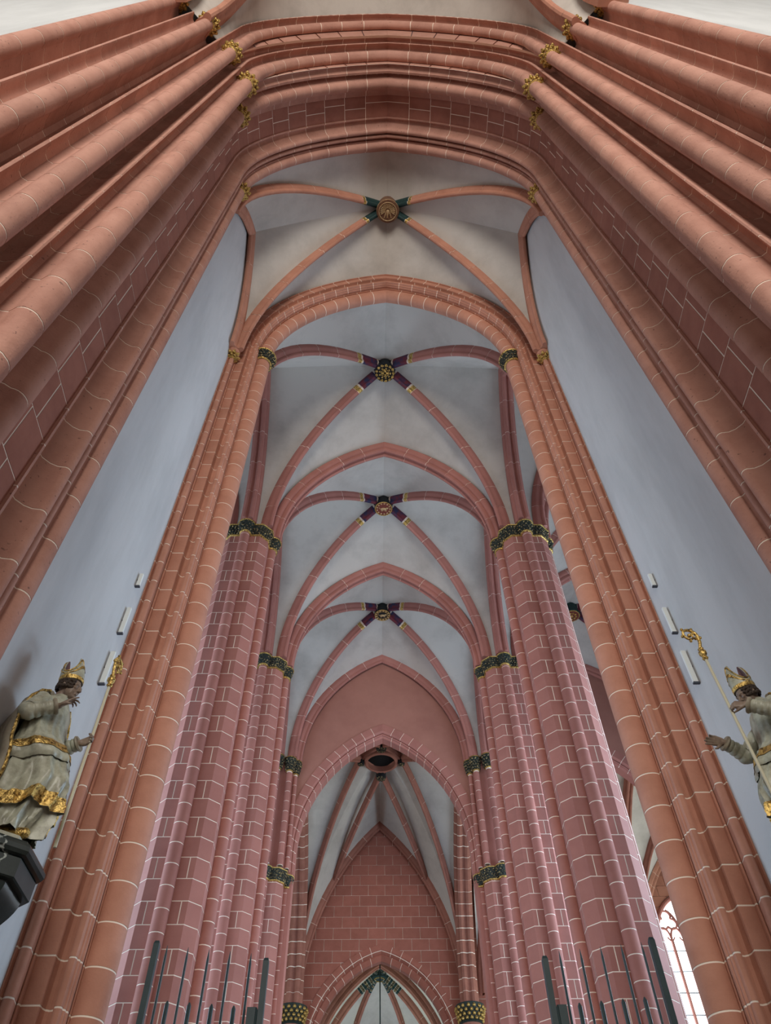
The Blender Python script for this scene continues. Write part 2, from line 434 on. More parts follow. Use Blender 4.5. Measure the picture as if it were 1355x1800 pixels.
# ================================================================ great arch in front: jambs and archivolts
JC = 2.02            # arch centre offset
ZJ = 18.95           # springing of the great arch
S = [(3.30, 4.34, .115), (3.15, 2.85, .12), (2.94, 2.276, .132), (3.19, 1.728, .112), (3.58, 1.243, .112), (4.13, .866, .105)]
def gap_profile(A, B):
    """hollow, small ridge and cove between two shafts"""
    p, q = A[:2], B[:2]; L = math.hypot(q[0]-p[0], q[1]-p[1]); ra, rb = A[2], B[2]
    g0, g1 = ra, L - rb; w = g1 - g0
    pts = [(g0 - .012, -.05), (g0 + .015*w, -.16), (g0 + .09*w, -.25), (g0 + .22*w, -.275), (g0 + .34*w, -.22), (g0 + .43*w, -.12), (g0 + .45*w, -.05), (g0 + .455*w, -.005),
           (g0 + .49*w, .018), (g0 + .54*w, .018), (g0 + .57*w, -.005), (g0 + .575*w, -.06), (g0 + .63*w, -.115), (g0 + .74*w, -.145), (g0 + .86*w, -.13), (g0 + .95*w, -.085), (g1 + .004, -.05)]
    pts = [(g0 + g1 - q_, h_) for q_, h_ in pts[::-1]]        # deep hollow beside the nearer shaft
    return chain(p, q, pts)
def roll_between(P, prv, nxt, n=11):
    """arc of a shaft from the side of the previous one to the side of the next one, over the front"""
    ca, cy, r = P
    def ang(o): return math.atan2(-(o[1]-cy), -(o[0]-ca))
    a0, a1 = ang(prv), ang(nxt)
    while a1 < a0: a1 += 2*PI
    a0 += .12; a1 -= .2
    return [(ca - r*math.cos(a0 + (a1-a0)*i/n), cy - r*math.sin(a0 + (a1-a0)*i/n)) for i in range(n+1)]
J = {}
J['s1'] = [(3.68, 4.52), (3.46, 4.52), (3.40, 4.46)] + roll(3.30, 4.34, .115, -115, 75, 11) + [(3.285, 4.195), (3.36, 4.17)]
J['thin'] = [(3.36, 4.17)] + roll(3.262, 4.10, .048, -70, 88, 6) + [(3.312, 4.05), (3.312, 4.035)] + roll(3.235, 3.965, .058, -75, 98, 7) + \
            [(3.29, 3.90), (3.35, 3.865), (3.405, 3.80), (3.42, 3.73), (3.40, 3.69), (3.345, 3.685), (3.345, 3.655), (3.378, 3.65)]
J['ashlar'] = [[(3.375, 3.65), (3.372, 3.42)], [(3.372, 3.404), (3.366, 3.13)]]
J['ashlar_alt'] = [[(3.375, 3.65), (3.369, 3.30)], [(3.369, 3.284), (3.366, 3.13)]]
J['s2'] = [(3.366, 3.13), (3.30, 3.11), (3.30, 3.07), (3.27, 3.00)] + roll(3.15, 2.85, .12, -75, 78, 10) + \
          [(3.16, 2.70), (3.22, 2.665), (3.24, 2.62), (3.10, 2.60), (3.09, 2.55), (3.13, 2.50), (3.15, 2.44), (3.10, 2.39), (3.07, 2.39)]
J['s3'] = [(3.07, 2.39)] + roll(2.94, 2.276, .132, -70, 20, 6)[:-1] + roll_between(S[2], (2.94-.25, 2.276+.05, 0), S[3], 9)[3:] + gap_profile(S[2], S[3])
J['s4'] = [J['s3'][-1]] + roll_between(S[3], S[2], S[4]) + gap_profile(S[3], S[4])
J['s5'] = [J['s4'][-1]] + roll_between(S[4], S[3], S[5]) + gap_profile(S[4], S[5])
J['s6'] = [J['s5'][-1]] + roll_between(S[5], S[4], (4.6, .80, 0)) + [(4.25, .86), (4.30, .80), (4.5, .80)]
J['s4a'] = J['s4'][:-8] + [(J['s4'][-8][0] + .02, J['s4'][-8][1] + .06)]
JL = [('inner_shaft', 's1'), ('thin_rolls', 'thin'), ('soffit_ashlar', 'ashlar'), ('shaded_shaft', 's2'), ('second_shaft', 's3'), ('third_shaft', 's4'), ('fourth_shaft', 's5'), ('outer_shaft', 's6')]
for s, lr in ((-1, 'left'), (1, 'right')):
    t = thing('jamb_pier', 'huge fanned cluster of red sandstone shafts along the %s edge of the picture' % lr, 'pier', (s*3.6, 2.6, 0))
    for k, (nm, key) in enumerate(JL):
        if key == 'ashlar':
            column_part(t, nm, J['ashlar'], 1, 0, ZJ, s, 'stone_dark', .66, alt=J['ashlar_alt'], offs=.2, stone='ashlar_block', zvis=4.2)
        else:
            column_part(t, nm, [J[key]], 1, 0, ZJ, s, 'stone_jamb', .655, offs=(.2, .2, 0, .2, .35, .1, .42, .3)[k], zvis=4.2)
    for (a, y, r) in S: ring_capital(t, s*a, y, ZJ - .16, r)
    k = [(3.58, 2.00), (3.78, 1.72), (4.05, 1.45), (4.40, 1.22), (4.70, 1.22), (4.70, 4.2), (3.58, 4.2)]
    b = MB(); b.grid([[(s*x, y, z) for x, y in k] for z in (0, 25.1)], close=True); b.obj('pier_core', 'stone_jamb', t, sharp=0)
ga = thing('great_arch', 'broad many-ribbed red sandstone arch spanning the top of the picture', 'arch', (0, 2.6, ZJ))
# each order rises from the capitals on its own stilt: (springing height, centre offset)
ORD = {'in': (ZJ, 1.95), 's3': (ZJ + .95, 1.55), 's4': (ZJ + 2.55, 1.48)}
def great_pt(a, y, t, s, zs, c):
    """t = 0..1 up the stilt and along the arc"""
    R = c + a; pm = math.acos(c/R)
    st = zs - ZJ; L = st + R*pm; q = t*L
    if q < st: return (s*a, y, ZJ + q)
    ph = (q - st)/R
    return (s*(R*math.cos(ph) - c), y, zs + R*math.sin(ph))
def great_order(parent, name, lays, s, m, n, key, nxt=None, stone='voussoir'):
    def row(poly, t, riser=True):
        r = [great_pt(x, y, t, s, *ORD[key]) for x, y in poly]
        if nxt and riser: r[-1] = great_pt(poly[-1][0], poly[-1][1], t, s, *ORD[nxt])
        return r
    allp = [p for poly in lays[0] for p in poly]
    core = MB(); ci = inset(allp, 1, .0035)
    core.grid([row(ci, i/30, False) for i in range(31)])
    part = core.obj(name, 'mortar', parent)
    for k in range(n):
        g = GAP/2/7.2
        t0, t1 = k/n + (g if k else 0), (k+1)/n - (g if k < n-1 else 0)
        for poly in lays[k % len(lays)]:
            bi = inset(poly, 1, .02); b = MB()
            rows = [row(bi, t0)] + [row(poly, t0 + (t1-t0)*j/4) for j in range(5)] + [row(bi, t1)]
            b.grid(rows).obj(stone, m, part)
    return part
for s in (-1, 1):
    for nm, key, n, o, nx in (('archivolt_order', 's1', 10, 'in', None), ('archivolt_order', 'thin', 10, 'in', None), ('soffit_band', 'ashlar', 10, 'in', None), ('archivolt_order', 's2', 10, 'in', 's3'), ('archivolt_order', 's3', 11, 's3', 's4'), ('archivolt_order', 's4a', 12, 's4', None)):
        if key == 'ashlar': great_order(ga, nm, [J['ashlar'], J['ashlar_alt']], s, 'stone_dark', n, o, None, 'ashlar_block')
        else: great_order(ga, nm, [[J[key]]], s, 'stone_jamb', n, o, nx)

# ================================================================ compound piers at the end of the first bay
def c2(q0, h0, r, a0, a1, n=6):
    """plan arc, degrees: 0 faces outwards, 270 faces the viewer, 180 faces the nave axis"""
    return [(q0 + r*math.cos(math.radians(a0 + (a1-a0)*i/n)), h0 + r*math.sin(math.radians(a0 + (a1-a0)*i/n))) for i in range(n+1)]
WR = (3.588, 7.525)
BRC = (3.05, 8.10)
C = {}
C['a'] = [(3.69, 7.47), (3.665, 7.462), (3.652, 7.462), (3.65, 7.49), (3.645, 7.51)] + c2(WR[0], WR[1], .056, 300, 195, 7) + [(3.545, 7.56), (3.555, 7.64), (3.56, 7.70)]
C['b'] = [(3.56, 7.70), (3.552, 7.665)] + c2(3.54, 7.645, .017, 300, 220, 3) + [(3.522, 7.668), (3.515, 7.664), (3.352, 7.664), (3.345, 7.69)]
C['c'] = [(3.345, 7.69), (3.345, 7.735), (3.33, 7.775), (3.30, 7.795), (3.265, 7.785), (3.245, 7.75), (3.24, 7.72), (3.225, 7.708), (3.20, 7.703), (3.175, 7.71), (3.165, 7.73), (3.168, 7.77),
          (3.155, 7.775), (3.147, 7.79), (3.152, 7.82), (3.140, 7.825), (3.135, 7.85), (3.15, 7.90), (3.165, 7.95)]
C['d'] = [(3.165, 7.95), (3.155, 7.915), (3.145, 7.90), (3.135, 7.92), (3.14, 7.95)] + c2(BRC[0], BRC[1], .178, 288, 180, 12) + c2(BRC[0], BRC[1], .178, 170, 100, 6)
PZ = 18.40
PC = 1.26
for s, lr in ((-1, 'left'), (1, 'right')):
    t = thing('compound_pier', 'tall orange-red compound pier with a thick half-round shaft on the %s' % lr, 'pier', (s*3.2, 7.6, 0))
    for nm, key, z1, o in (('wall_shaft', 'a', 17.35, .05), ('flat_order', 'b', PZ, .05), ('hollow_order', 'c', PZ, .05), ('great_shaft', 'd', PZ, .05)):
        column_part(t, nm, [C[key]], -1, 0, z1, s, 'stone', .42, offs=o, zvis=3.0)
    b = MB(); b.box((s*3.58, 7.72, 0), (s*(WALLX+.6), 8.3, 24)); b.box((s*3.36, 7.85, 0), (s*3.6, 8.3, 24)); b.box((s*3.2, 8.0, 0), (s*3.4, 8.28, 24)); b.obj('pier_core', 'stone', t, sharp=0)
    # thick shaft capital: gilt rims and dark foliage
    cx_, cy_ = s*BRC[0], BRC[1]
    b = MB(); b.lathe((cx_, cy_, PZ - .36), [(.19, 0), (.205, .03), (.24, .14), (.275, .26), (.285, .33), (.20, .34)], 24); cp = b.obj('capital', 'bell', t)
    b = MB(); b.lathe((cx_, cy_, PZ - .36), [(.19, -.02), (.215, -.01), (.222, .01), (.215, .03), (.19, .035)], 24); b.obj('lower_rim', 'gold', cp)
    b = MB(); b.lathe((cx_, cy_, PZ - .04), [(.20, 0), (.295, -.005), (.31, .015), (.30, .04), (.20, .045)], 24); b.obj('upper_rim', 'gold', cp)
    b = MB()
    for row in range(3):
        for k in range(20):
            a = 2*PI*(k + row*.5)/20
            rr = .225 + .025*row
            b.ball((cx_ + rr*math.cos(a), cy_ + rr*math.sin(a), PZ - .285 + .09*row + random.uniform(-.015, .015)), .036, 6, 4)
    stuff(b.obj('foliage', 'foliage', cp))
    ring_capital(t, s*WR[0], WR[1], 17.15, .06, 8)
    b = MB(); b.lathe((s*WR[0], WR[1] - .02, 17.2), [(.055, 0), (.07, .06), (.12, .16), (.15, .22), (.15, .26), (.02, .26)], 12); b.obj('rib_corbel', 'stone', t)
pa = thing('transverse_arch', 'thick rounded red arch carried by the two compound piers', 'arch', (0, 7.8, PZ))
for s in (-1, 1):
    for key in ('b', 'c', 'd'):
        arch_part(pa, 'archivolt_order', [C[key]], -1, PC, PZ, s, 'stone', .42)
b = MB()
def arch_z(a, half, c, zs):
    R = c + half; v = R*R - (a + c)**2
    return zs + math.sqrt(max(v, 0))
rows = [[(x, 8.28, arch_z(abs(x), 3.2, PC, PZ)) for x in [i*.2 - 3.2 for i in range(33)]], [(x, 8.28, 24.6) for x in [i*.2 - 3.2 for i in range(33)]]]
b.grid(rows); struct(b.obj('wall_arch_back', 'plaster', sharp=0), 'plaster wall above the thick arch, facing the nave')

# ================================================================ octagonal nave piers
PX, PR, SR, SO = 3.87, .60, .13, .66       # pier axis, apothem, shaft radius, shaft offset
PY = [13.5, 18.95]
CAPZ = 17.38                                # top of the shaft stones
def rot2(p, a): return (p[0]*math.cos(a) - p[1]*math.sin(a), p[0]*math.sin(a) + p[1]*math.cos(a))
T8 = .40        # half width of a broad face; the corners are cut off
OCT = [(PR, T8), (T8, PR), (-T8, PR), (-PR, T8), (-PR, -T8), (-T8, -PR), (T8, -PR), (PR, -T8)]
def octo(cx, cy, off=0.0):
    k = off/PR
    return [(cx + x + (off if abs(x) > abs(y) else off*.62)*(1 if x > 0 else -1), cy + y + (off if abs(y) > abs(x) else off*.62)*(1 if y > 0 else -1)) for x, y in OCT]
def oct_pier(name, label, cx, cy, ztop, course=.38, zvis=4.5, cap=True, group=None, m='stone_nave'):
    t = thing(name, label, 'pier', (cx, cy, 0), group)
    core = MB(); k = octo(cx, cy, -.0035)
    core.grid([[(x, y, z) for x, y in k] for z in (0, ztop)], close=True)
    body = core.obj('pier_body', 'mortar', t)
    low = MB(); cache = {}
    # quadrant between two shafts: half a cardinal face, the diagonal face, half a cardinal face
    quad = [(PR, SR*.55), (PR, T8), (T8, PR), (SR*.55, PR)]
    vis = [-PI/2, PI] if cx < 0 else [-PI/2, PI]
    z = 0.0; kk = 0
    while z < ztop - .02:
        h = min(course, ztop - z) - GAP
        for qi in range(4):
            a = qi*PI/2
            seen = (qi in (2, 3)) and z + course > zvis
            if kk % 2 == 0: lay = [quad]
            else:
                j = .30
                lay = [[(PR, SR*.55), (PR, T8*.70)], [(PR, T8*.70 + GAP), (PR, T8), (T8, PR), (T8*.70 + GAP, PR)], [(T8*.70, PR), (SR*.55, PR)]]
            for li, poly in enumerate(lay):
                w = [rot2(p, a) for p in poly]
                if not seen:
                    B = [(x*.97, y*.97) for x, y in w]
                    low.grid([[(cx+x, cy+y, z+dz) for x, y in w] for dz in (0, h)]); continue
                key = (kk % 2, qi, li, round(h, 3))
                ox = cx + sum(p[0] for p in w)/len(w); oy = cy + sum(p[1] for p in w)/len(w)
                if key not in cache:
                    b = MB(); B = [(x*.96, y*.96) for x, y in w]
                    b.grid([[(cx+x, cy+y, 0) for x, y in B], [(cx+x, cy+y, 0) for x, y in w], [(cx+x, cy+y, h) for x, y in w], [(cx+x, cy+y, h) for x, y in B]])
                    cache[key] = b.mesh('stone', m, (ox, oy, 0), 20)
                link(bpy.data.objects.new('stone', cache[key]), (ox, oy, z), body)
        z += course; kk += 1
    stuff(low.obj('hidden_stones', m, body))
    # four attached shafts
    for i, a in enumerate((0, PI/2, PI, -PI/2)):
        sx, sy = cx + SO*math.cos(a), cy + SO*math.sin(a)
        b = MB(); b.lathe((sx, sy, 0), [(SR - .003, 0), (SR - .003, ztop)], 16); part = b.obj('shaft', 'mortar', t)
        low = MB(); me = {}
        z = .0 - (.19 if i % 2 else .12)
        inner = (a == 0 and cx < 0) or (a == PI and cx > 0)
        outer = (a == PI and cx < 0) or (a == 0 and cx > 0)
        while z < ztop - .02:
            z0_, z1_ = max(z, 0), min(z + course, ztop); h = round(z1_ - z0_ - GAP, 4)
            prof = [(SR - .03, 0), (SR, 0), (SR, h), (SR - .03, h)]
            if z1_ > zvis and (inner or a == -PI/2):
                if h not in me:
                    b = MB(); b.lathe((0, 0, 0), prof, 16); me[h] = b.mesh('drum', m)
                link(bpy.data.objects.new('drum', me[h]), (sx, sy, z0_), part)
            else: low.lathe((sx, sy, z0_), prof, 12)
            z += course
        if low.v: stuff(low.obj('hidden_drums', m, part))
    if cap: pier_capital(t, cx, cy, ztop)
    return t
def ngon_band(b, cx, cy, prof, n=8, ph=PI/8):
    b.grid([[(x, y, z) for x, y in (octo(cx, cy, r - PR) if r > .3 else [(cx + (x-cx)*.2, cy + (y-cy)*.2) for x, y in octo(cx, cy)])] for r, z in prof], close=True)
def pier_capital(t, cx, cy, z, h=.36):
    b = MB(); ngon_band(b, cx, cy, [(PR, z), (PR + .015, z + .04), (PR + .035, z + .18), (PR + .07, z + h - .05), (PR + .085, z + h), (.1, z + h + .01)])
    for a in (0, PI/2, PI, -PI/2):
        b.lathe((cx + SO*math.cos(a), cy + SO*math.sin(a), z), [(SR, 0), (SR + .02, .04), (SR + .05, .18), (SR + .085, h - .05), (SR + .095, h), (.02, h + .01)], 16)
    cp = b.obj('capital', 'bell', t)
    b = MB()
    ngon_band(b, cx, cy, [(PR, z - .03), (PR + .03, z - .02), (PR + .035, z), (PR + .03, z + .025), (PR, z + .03)])
    for a in (0, PI/2, PI, -PI/2):
        b.lathe((cx + SO*math.cos(a), cy + SO*math.sin(a), z), [(SR, -.035), (SR + .03, -.025), (SR + .04, 0), (SR + .03, .03), (SR, .035)], 16)
    b.obj('lower_rim', 'gold', cp)
    b = MB()
    ngon_band(b, cx, cy, [(PR + .05, z + h - .01), (PR + .105, z + h - .005), (PR + .115, z + h + .015), (PR + .10, z + h + .035), (.1, z + h + .04)])
    for a in (0, PI/2, PI, -PI/2):
        b.lathe((cx + SO*math.cos(a), cy + SO*math.sin(a), z + h), [(SR + .06, -.01), (SR + .115, -.005), (SR + .125, .015), (SR + .11, .035), (.02, .04)], 16)
    b.obj('upper_rim', 'gold', cp)
    b = MB(); rnd = random.Random(3)
    for row, (zz, off) in enumerate(((.075, .025), (.16, .04), (.24, .06), (.31, .075))):
        oc = octo(0, 0, off)
        for e in range(8):
            p0, p1 = oc[e], oc[(e+1) % 8]
            nn = 10 if e % 2 == 1 else 4
            for k in range(nn):
                u = (k + .5 + .25*(row % 2))/nn
                b.ball((cx + p0[0] + (p1[0]-p0[0])*u, cy + p0[1] + (p1[1]-p0[1])*u, z + zz + rnd.uniform(-.02, .02)), rnd.uniform(.026, .042), 6, 4)
        for a in (0, PI/2, PI, -PI/2):
            for k in range(12):
                q = 2*PI*(k + .5*row)/12; rr = SR + off + .01
                b.ball((cx + SO*math.cos(a) + rr*math.cos(q), cy + SO*math.sin(a) + rr*math.sin(q), z + zz + rnd.uniform(-.02, .02)), rnd.uniform(.024, .036), 6, 4)
    stuff(b.obj('foliage', 'foliage', cp))
    return cp
for i, y in enumerate(PY):
    for s, lr in ((-1, 'left'), (1, 'right')):
        oct_pier('octagonal_pier', ('%s octagonal rose pier of the nearer pair, with black and gold capital' if i == 0 else '%s octagonal rose pier of the farther pair, behind the larger one') % lr, s*PX, y, CAPZ, zvis=4.5 + 2.2*i)
ZL = 13.35
for s, lr in ((-1, 'left'), (1, 'right')):
    t = oct_pier('respond_pier', 'half-sunk rose pier at the %s foot of the far pointed arch' % lr, s*PX, 24.55, ZL, zvis=8)
    for (a, y, r) in ((3.87, 23.86, .12), (3.42, 24.02, .10), (3.22, 24.25, .085)):
        b = MB(); b.lathe((s*a, y, ZL + .5), [(r - .003, 0), (r - .003, 3.5)], 14); part = b.obj('upper_shaft', 'mortar', t)
        b = MB(); b.lathe((0, 0, 0), [(r - .03, 0), (r, 0), (r, .38 - GAP), (r - .03, .38 - GAP)], 14); me = b.mesh('drum', 'stone_nave')
        for k in range(9): link(bpy.data.objects.new('drum', me), (s*a, y, ZL + .52 + .38*k), part)
        b = MB(); z = 17.36
        b.lathe((s*a, y, z), [(r, -.03), (r + .035, -.01), (r + .03, .03), (r + .04, .25), (r + .10, .40), (r + .11, .48), (.02, .5)], 14); cp = b.obj('small_capital', 'bell', t)
        b = MB(); b.lathe((s*a, y, z + .48), [(r + .05, -.01), (r + .125, 0), (r + .125, .03), (.02, .04)], 14); b.lathe((s*a, y, z), [(r, -.04), (r + .04, -.015), (r + .03, .02)], 14); b.obj('rim', 'gold', cp)
        b = MB()
        for row in range(4):
            for k in range(10):
                q = 2*PI*(k + .5*row)/10
                b.ball((s*a + (r + .04 + .02*row)*math.cos(q), y + (r + .04 + .02*row)*math.sin(q), z + .08 + .11*row), .045, 6, 4)
        stuff(b.obj('foliage', 'foliage', cp))
    b = MB()
    b.box((s*3.3, 24.15, ZL + .5), (s*4.5, 24.9, 24)); b.obj('pier_back', 'stone_nave', t, sharp=0)
# ================================================================ vaults
V3 = Vector
def half_cells(t, name, groups, m='web', bulge=.10):
    b = MB()
    for A, D in groups: b.grid(loft(A, D, 6, bulge))
    idx = {}; remap = []; nv = []                       # weld the two halves along the ridge
    for v in b.v:
        k = tuple(round(q, 3) for q in v)
        if k not in idx: idx[k] = len(nv); nv.append(v)
        remap.append(idx[k])
    b.v = nv; b.f = [f for f in (tuple(dict.fromkeys(remap[i] for i in f)) for f in b.f) if len(f) > 2]
    return b.obj(name, m, t, sharp=75)
def bay(t, cor, ap, boss, ends=None, m='stone_nave', stones=True, n=16, bulge=.10, skip=(), long_ribs=True, starts=None, far_rib=True, prof_long=TRIB, rib=RIB):
    """quadripartite bay. cor: NL NR FL FR springing points; ap: crowns near, far, left, right; starts: own springings of the boundary arches"""
    NL, NR, FLc, FR = [V3(c) for c in cor]; aN, aF, aL, aR = [V3(a) for a in ap]; boss = V3(boss)
    st = starts or {}
    def A(k, p, apx): return arc3(st.get(k, p), apx, n)
    D = {k: arc3(p, boss, n) for k, p in (('NL', NL), ('NR', NR), ('FL', FLc), ('FR', FR))}
    B = {'nNL': A('nNL', NL, aN), 'nNR': A('nNR', NR, aN), 'fFL': A('fFL', FLc, aF), 'fFR': A('fFR', FR, aF),
         'lNL': A('lNL', NL, aL), 'lFL': A('lFL', FLc, aL), 'rNR': A('rNR', NR, aR), 'rFR': A('rFR', FR, aR)}
    half_cells(t, 'vault_cell', [(B['nNL'], D['NL']), (B['nNR'], D['NR'])], bulge=bulge)
    half_cells(t, 'vault_cell', [(B['fFL'], D['FL']), (B['fFR'], D['FR'])], bulge=bulge)
    half_cells(t, 'vault_cell', [(B['lNL'], D['NL']), (B['lFL'], D['FL'])], bulge=bulge)
    half_cells(t, 'vault_cell', [(B['rNR'], D['NR']), (B['rFR'], D['FR'])], bulge=bulge)
    for k in ('NL', 'NR', 'FL', 'FR'):
        if k not in skip: rib_part(t, 'diagonal_rib', D[k], rib, m, ends=ends, stones=stones)
    if far_rib:
        for k in ('fFL', 'fFR'): rib_part(t, 'transverse_rib', B[k], TRIB, m, miter=True, stones=stones)
    if long_ribs:
        for k in long_ribs if isinstance(long_ribs, tuple) else ('lNL', 'lFL', 'rNR', 'rFR'): rib_part(t, 'arcade_rib', B[k], prof_long, m, miter=True, stones=stones, piece=1.1)
    return D, B
def boss_drum(t, x, y, z, r, h, m='black', name='boss'):
    b = MB(); b.lathe((x, y, z), [(.02, 0), (r*.97, 0), (r, .02), (r, .06), (r*.93, .08), (r*.93, h), (.02, h)], 24); return b.obj(name, m, t)
PAINT = [(.36, 'black', 'painted_rib_end'), (.05, 'cream', 'cream_band'), (.62, 'redpaint', 'painted_rib_end'), (.05, 'cream', 'cream_band'), (.16, 'gold', 'gilded_tip')]
ZS, ZT, ZB, ZLg = 17.88, 22.78, 23.45, 23.25
YB = [8.1, 13.5, 18.95, 24.4]
names = ('nearest', 'middle', 'farthest')
for k in range(3):
    y0, y1 = YB[k], YB[k+1]; ym = (y0 + y1)/2
    t = thing('nave_vault', '%s of the three plain white nave vault bays with painted rib crossing' % names[k], 'vault', (0, ym, ZS))
    n0 = y0 + (.42 if k else .5); f1 = y1 - .42
    X = 3.42
    cor = [(-X, n0, ZS), (X, n0, ZS), (-X, f1, ZS), (X, f1, ZS)]
    zf = ZT + .08*k
    ap = [(0, y0 + (.2 if k == 0 else 0), ZT + .08*(k-1) if k else 23.2), (0, y1 - (.12 if k == 2 else 0), zf + (.12 if k == 2 else 0)), (-3.87, ym, ZLg), (3.87, ym, ZLg)]
    st = {'nNL': (-3.30, y0 + (.2 if k == 0 else 0), ZS), 'nNR': (3.30, y0 + (.2 if k == 0 else 0), ZS), 'fFL': (-3.30, y1 - (.12 if k == 2 else 0), ZS), 'fFR': (3.30, y1 - (.12 if k == 2 else 0), ZS),
          'lNL': (-3.87, n0 + .18, ZS), 'lFL': (-3.87, f1 - .18, ZS), 'rNR': (3.87, n0 + .18, ZS), 'rFR': (3.87, f1 - .18, ZS)}
    D, B = bay(t, cor, ap, (0, ym, ZB), ends=PAINT, starts=st, far_rib=(k < 2))
    if k == 2:
        for q in ('fFL', 'fFR'): rib_part(t, 'wall_rib', B[q], RIB, 'stone_nave', miter=True)
    bz = 23.0
    bo = boss_drum(t, 0, ym, bz, .33, .4)
    if k == 0:
        b = MB()
        for ring, (rr, nn, q) in enumerate(((.27, 13, .05), (.17, 9, .032), (.07, 4, .05))):
            for i in range(nn):
                a = 2*PI*i/nn; b.ball((rr*math.cos(a), ym + rr*math.sin(a), bz - .02), q, 6, 4, (1, 1, .8))
                b.ball((rr*math.cos(a + .15), ym + rr*math.sin(a + .15), bz - .045), q*.5, 5, 3)
        b.tube([(.12*math.cos(i*.2618), ym + .12*math.sin(i*.2618), bz - .015) for i in range(25)], .012, 6, False)
        b.obj('gilded_rosette', 'gold', bo)
    else:
        b = MB(); b.lathe((0, ym, bz), [(.01, -.012), (.30, -.012), (.30, 0)], 24); b.obj('red_disc', 'bossred' if k == 1 else 'black', bo)
        b = MB(); b.tube([(.30*math.cos(i*PI/14), ym + .30*math.sin(i*PI/14), bz - .015) for i in range(29)], .02, 6, False)
        if k == 2: b.tube([(.21*math.cos(i*PI/14), ym + .21*math.sin(i*PI/14), bz - .015) for i in range(29)], .013, 6, False)
        b.obj('gilded_rim', 'gold', bo)
        b = MB(); rr = .235 if k == 1 else .26
        for i in range(13):
            a = 2*PI*i/13; b.ball((rr*math.cos(a), ym + rr*math.sin(a), bz - .02), .034 if k == 1 else .042, 6, 4, (1, 1, .6))
        b.obj('rosette_ring', 'bossrelief', bo)
        b = MB()     # carved lying animal
        b.ball((0, ym, bz - .02), .085, 10, 6, (1.35, .62, .5)); b.ball((.12, ym - .035, bz - .03), .045, 8, 5, (1, .9, .7))
        b.ball((.16, ym - .05, bz - .03), .022, 6, 4)
        for dx in (-.08, -.04, .05, .09): b.tube([(dx, ym + .04, bz - .02), (dx + .015, ym + .10, bz - .02)], .014, 6)
        b.tube([(-.11, ym, bz - .02), (-.16, ym - .03, bz - .02), (-.15, ym - .07, bz - .02)], .012, 6)
        b.obj('animal_relief', 'bossrelief', bo)
# aisles: the same bays left and right of the nave
for s, lr in ((1, 'right'), (-1, 'left')):
    for k in range(3):
        y0, y1 = YB[k], YB[k+1]; ym = (y0 + y1)/2; xi, xo = 3.87, 11.6; xm = (xi + xo)/2
        t = thing('aisle_vault', '%s bay of the bright %s aisle vault seen between the piers' % (names[k], lr), 'vault', (s*xm, ym, ZS))
        n0, f1 = y0 + .42, y1 - .42
        I, O = (s*(xi + .45), s*(xo - .1)) if True else 0
        cor = [(I, n0, ZS), (O, n0, ZS), (I, f1, ZS), (O, f1, ZS)]
        ap = [(s*xm, y0, ZT + .1), (s*xm, y1, ZT + .1), (s*3.87, ym, ZLg), (s*xo, ym, ZLg)]
        st = {'nNL': (s*(xi + .57), y0, ZS), 'fFL': (s*(xi + .57), y1, ZS), 'nNR': (O, y0, ZS), 'fFR': (O, y1, ZS),
              'lNL': (s*3.87, n0 + .18, ZS), 'lFL': (s*3.87, f1 - .18, ZS)}
        D, B = bay(t, cor, ap, (s*xm, ym, ZB), ends=[(.4, 'green', 'painted_rib_end'), (.5, 'redpaint', 'painted_rib_end'), (.12, 'gold', 'gilded_tip')] if s > 0 else None,
                   starts=st, far_rib=True, long_ribs=('rNR', 'rFR'), stones=s > 0, prof_long=RIB)
        bo = boss_drum(t, s*xm, ym, 22.95, .36, .45, 'green')
        b = MB(); b.tube([(s*xm + .31*math.cos(i*PI/12), ym + .31*math.sin(i*PI/12), 22.94) for i in range(25)], .022, 6, False); b.obj('gilded_rim', 'gold', bo)
        b = MB(); b.lathe((s*xm, ym, 22.94), [(.01, -.01), (.29, -.01), (.29, .01)], 20); b.obj('red_disc', 'bossred', bo)
        b = MB()
        for i in range(9):
            a = 2*PI*i/9; b.ball((s*xm + .17*math.cos(a), ym + .17*math.sin(a), 22.915), .05, 6, 4, (1, 1, .6))
        b.ball((s*xm, ym, 22.915), .07, 8, 5, (1, 1, .6)); b.obj('gilded_relief', 'gold', bo)

# ---------------------------------------------------------------- first bay between great arch and compound piers
t = thing('tower_bay_vault', 'grey four-part vault with green crossing and fan-carved round boss, nearest overhead', 'vault', (0, 5.9, 18))
bossP = (0.02, 6.02, 24.05)
cor = [(-3.50, 4.60, 18.55), (3.50, 4.60, 18.55), (-3.55, 7.48, 17.45), (3.55, 7.48, 17.45)]
ap = [(0, 4.50, 24.0), (0, 7.68, 23.07), (-3.58, 6.05, 21.65), (3.58, 6.05, 21.65)]
st = {'nNL': (-3.40, 4.50, 18.95), 'nNR': (3.40, 4.50, 18.95), 'fFL': (-3.575, 7.68, 18.40), 'fFR': (3.575, 7.68, 18.40),
      'lNL': (-3.58, 4.60, 18.45), 'rNR': (3.58, 4.60, 18.45), 'lFL': (-3.60, 7.42, 17.45), 'rFR': (3.60, 7.42, 17.45)}
SRIB = [(u*.8, d*.8) for u, d in RIB]
D, B = bay(t, cor, ap, bossP, ends=[(.80, 'green', 'green_rib_end'), (.10, 'gold', 'gilded_tip')], m='stone', starts=st, far_rib=False, bulge=.14, prof_long=SRIB, rib=SRIB)
bx_, by_, bz_ = 0.04, 6.02, 23.57
bo = boss_drum(t, bx_, by_, bz_, .32, .5, 'bossbrown')
b = MB(); b.tube([(bx_ + .25*math.cos(i*PI/14), by_ + .25*math.sin(i*PI/14), bz_ - .008) for i in range(29)], .014, 6, False)
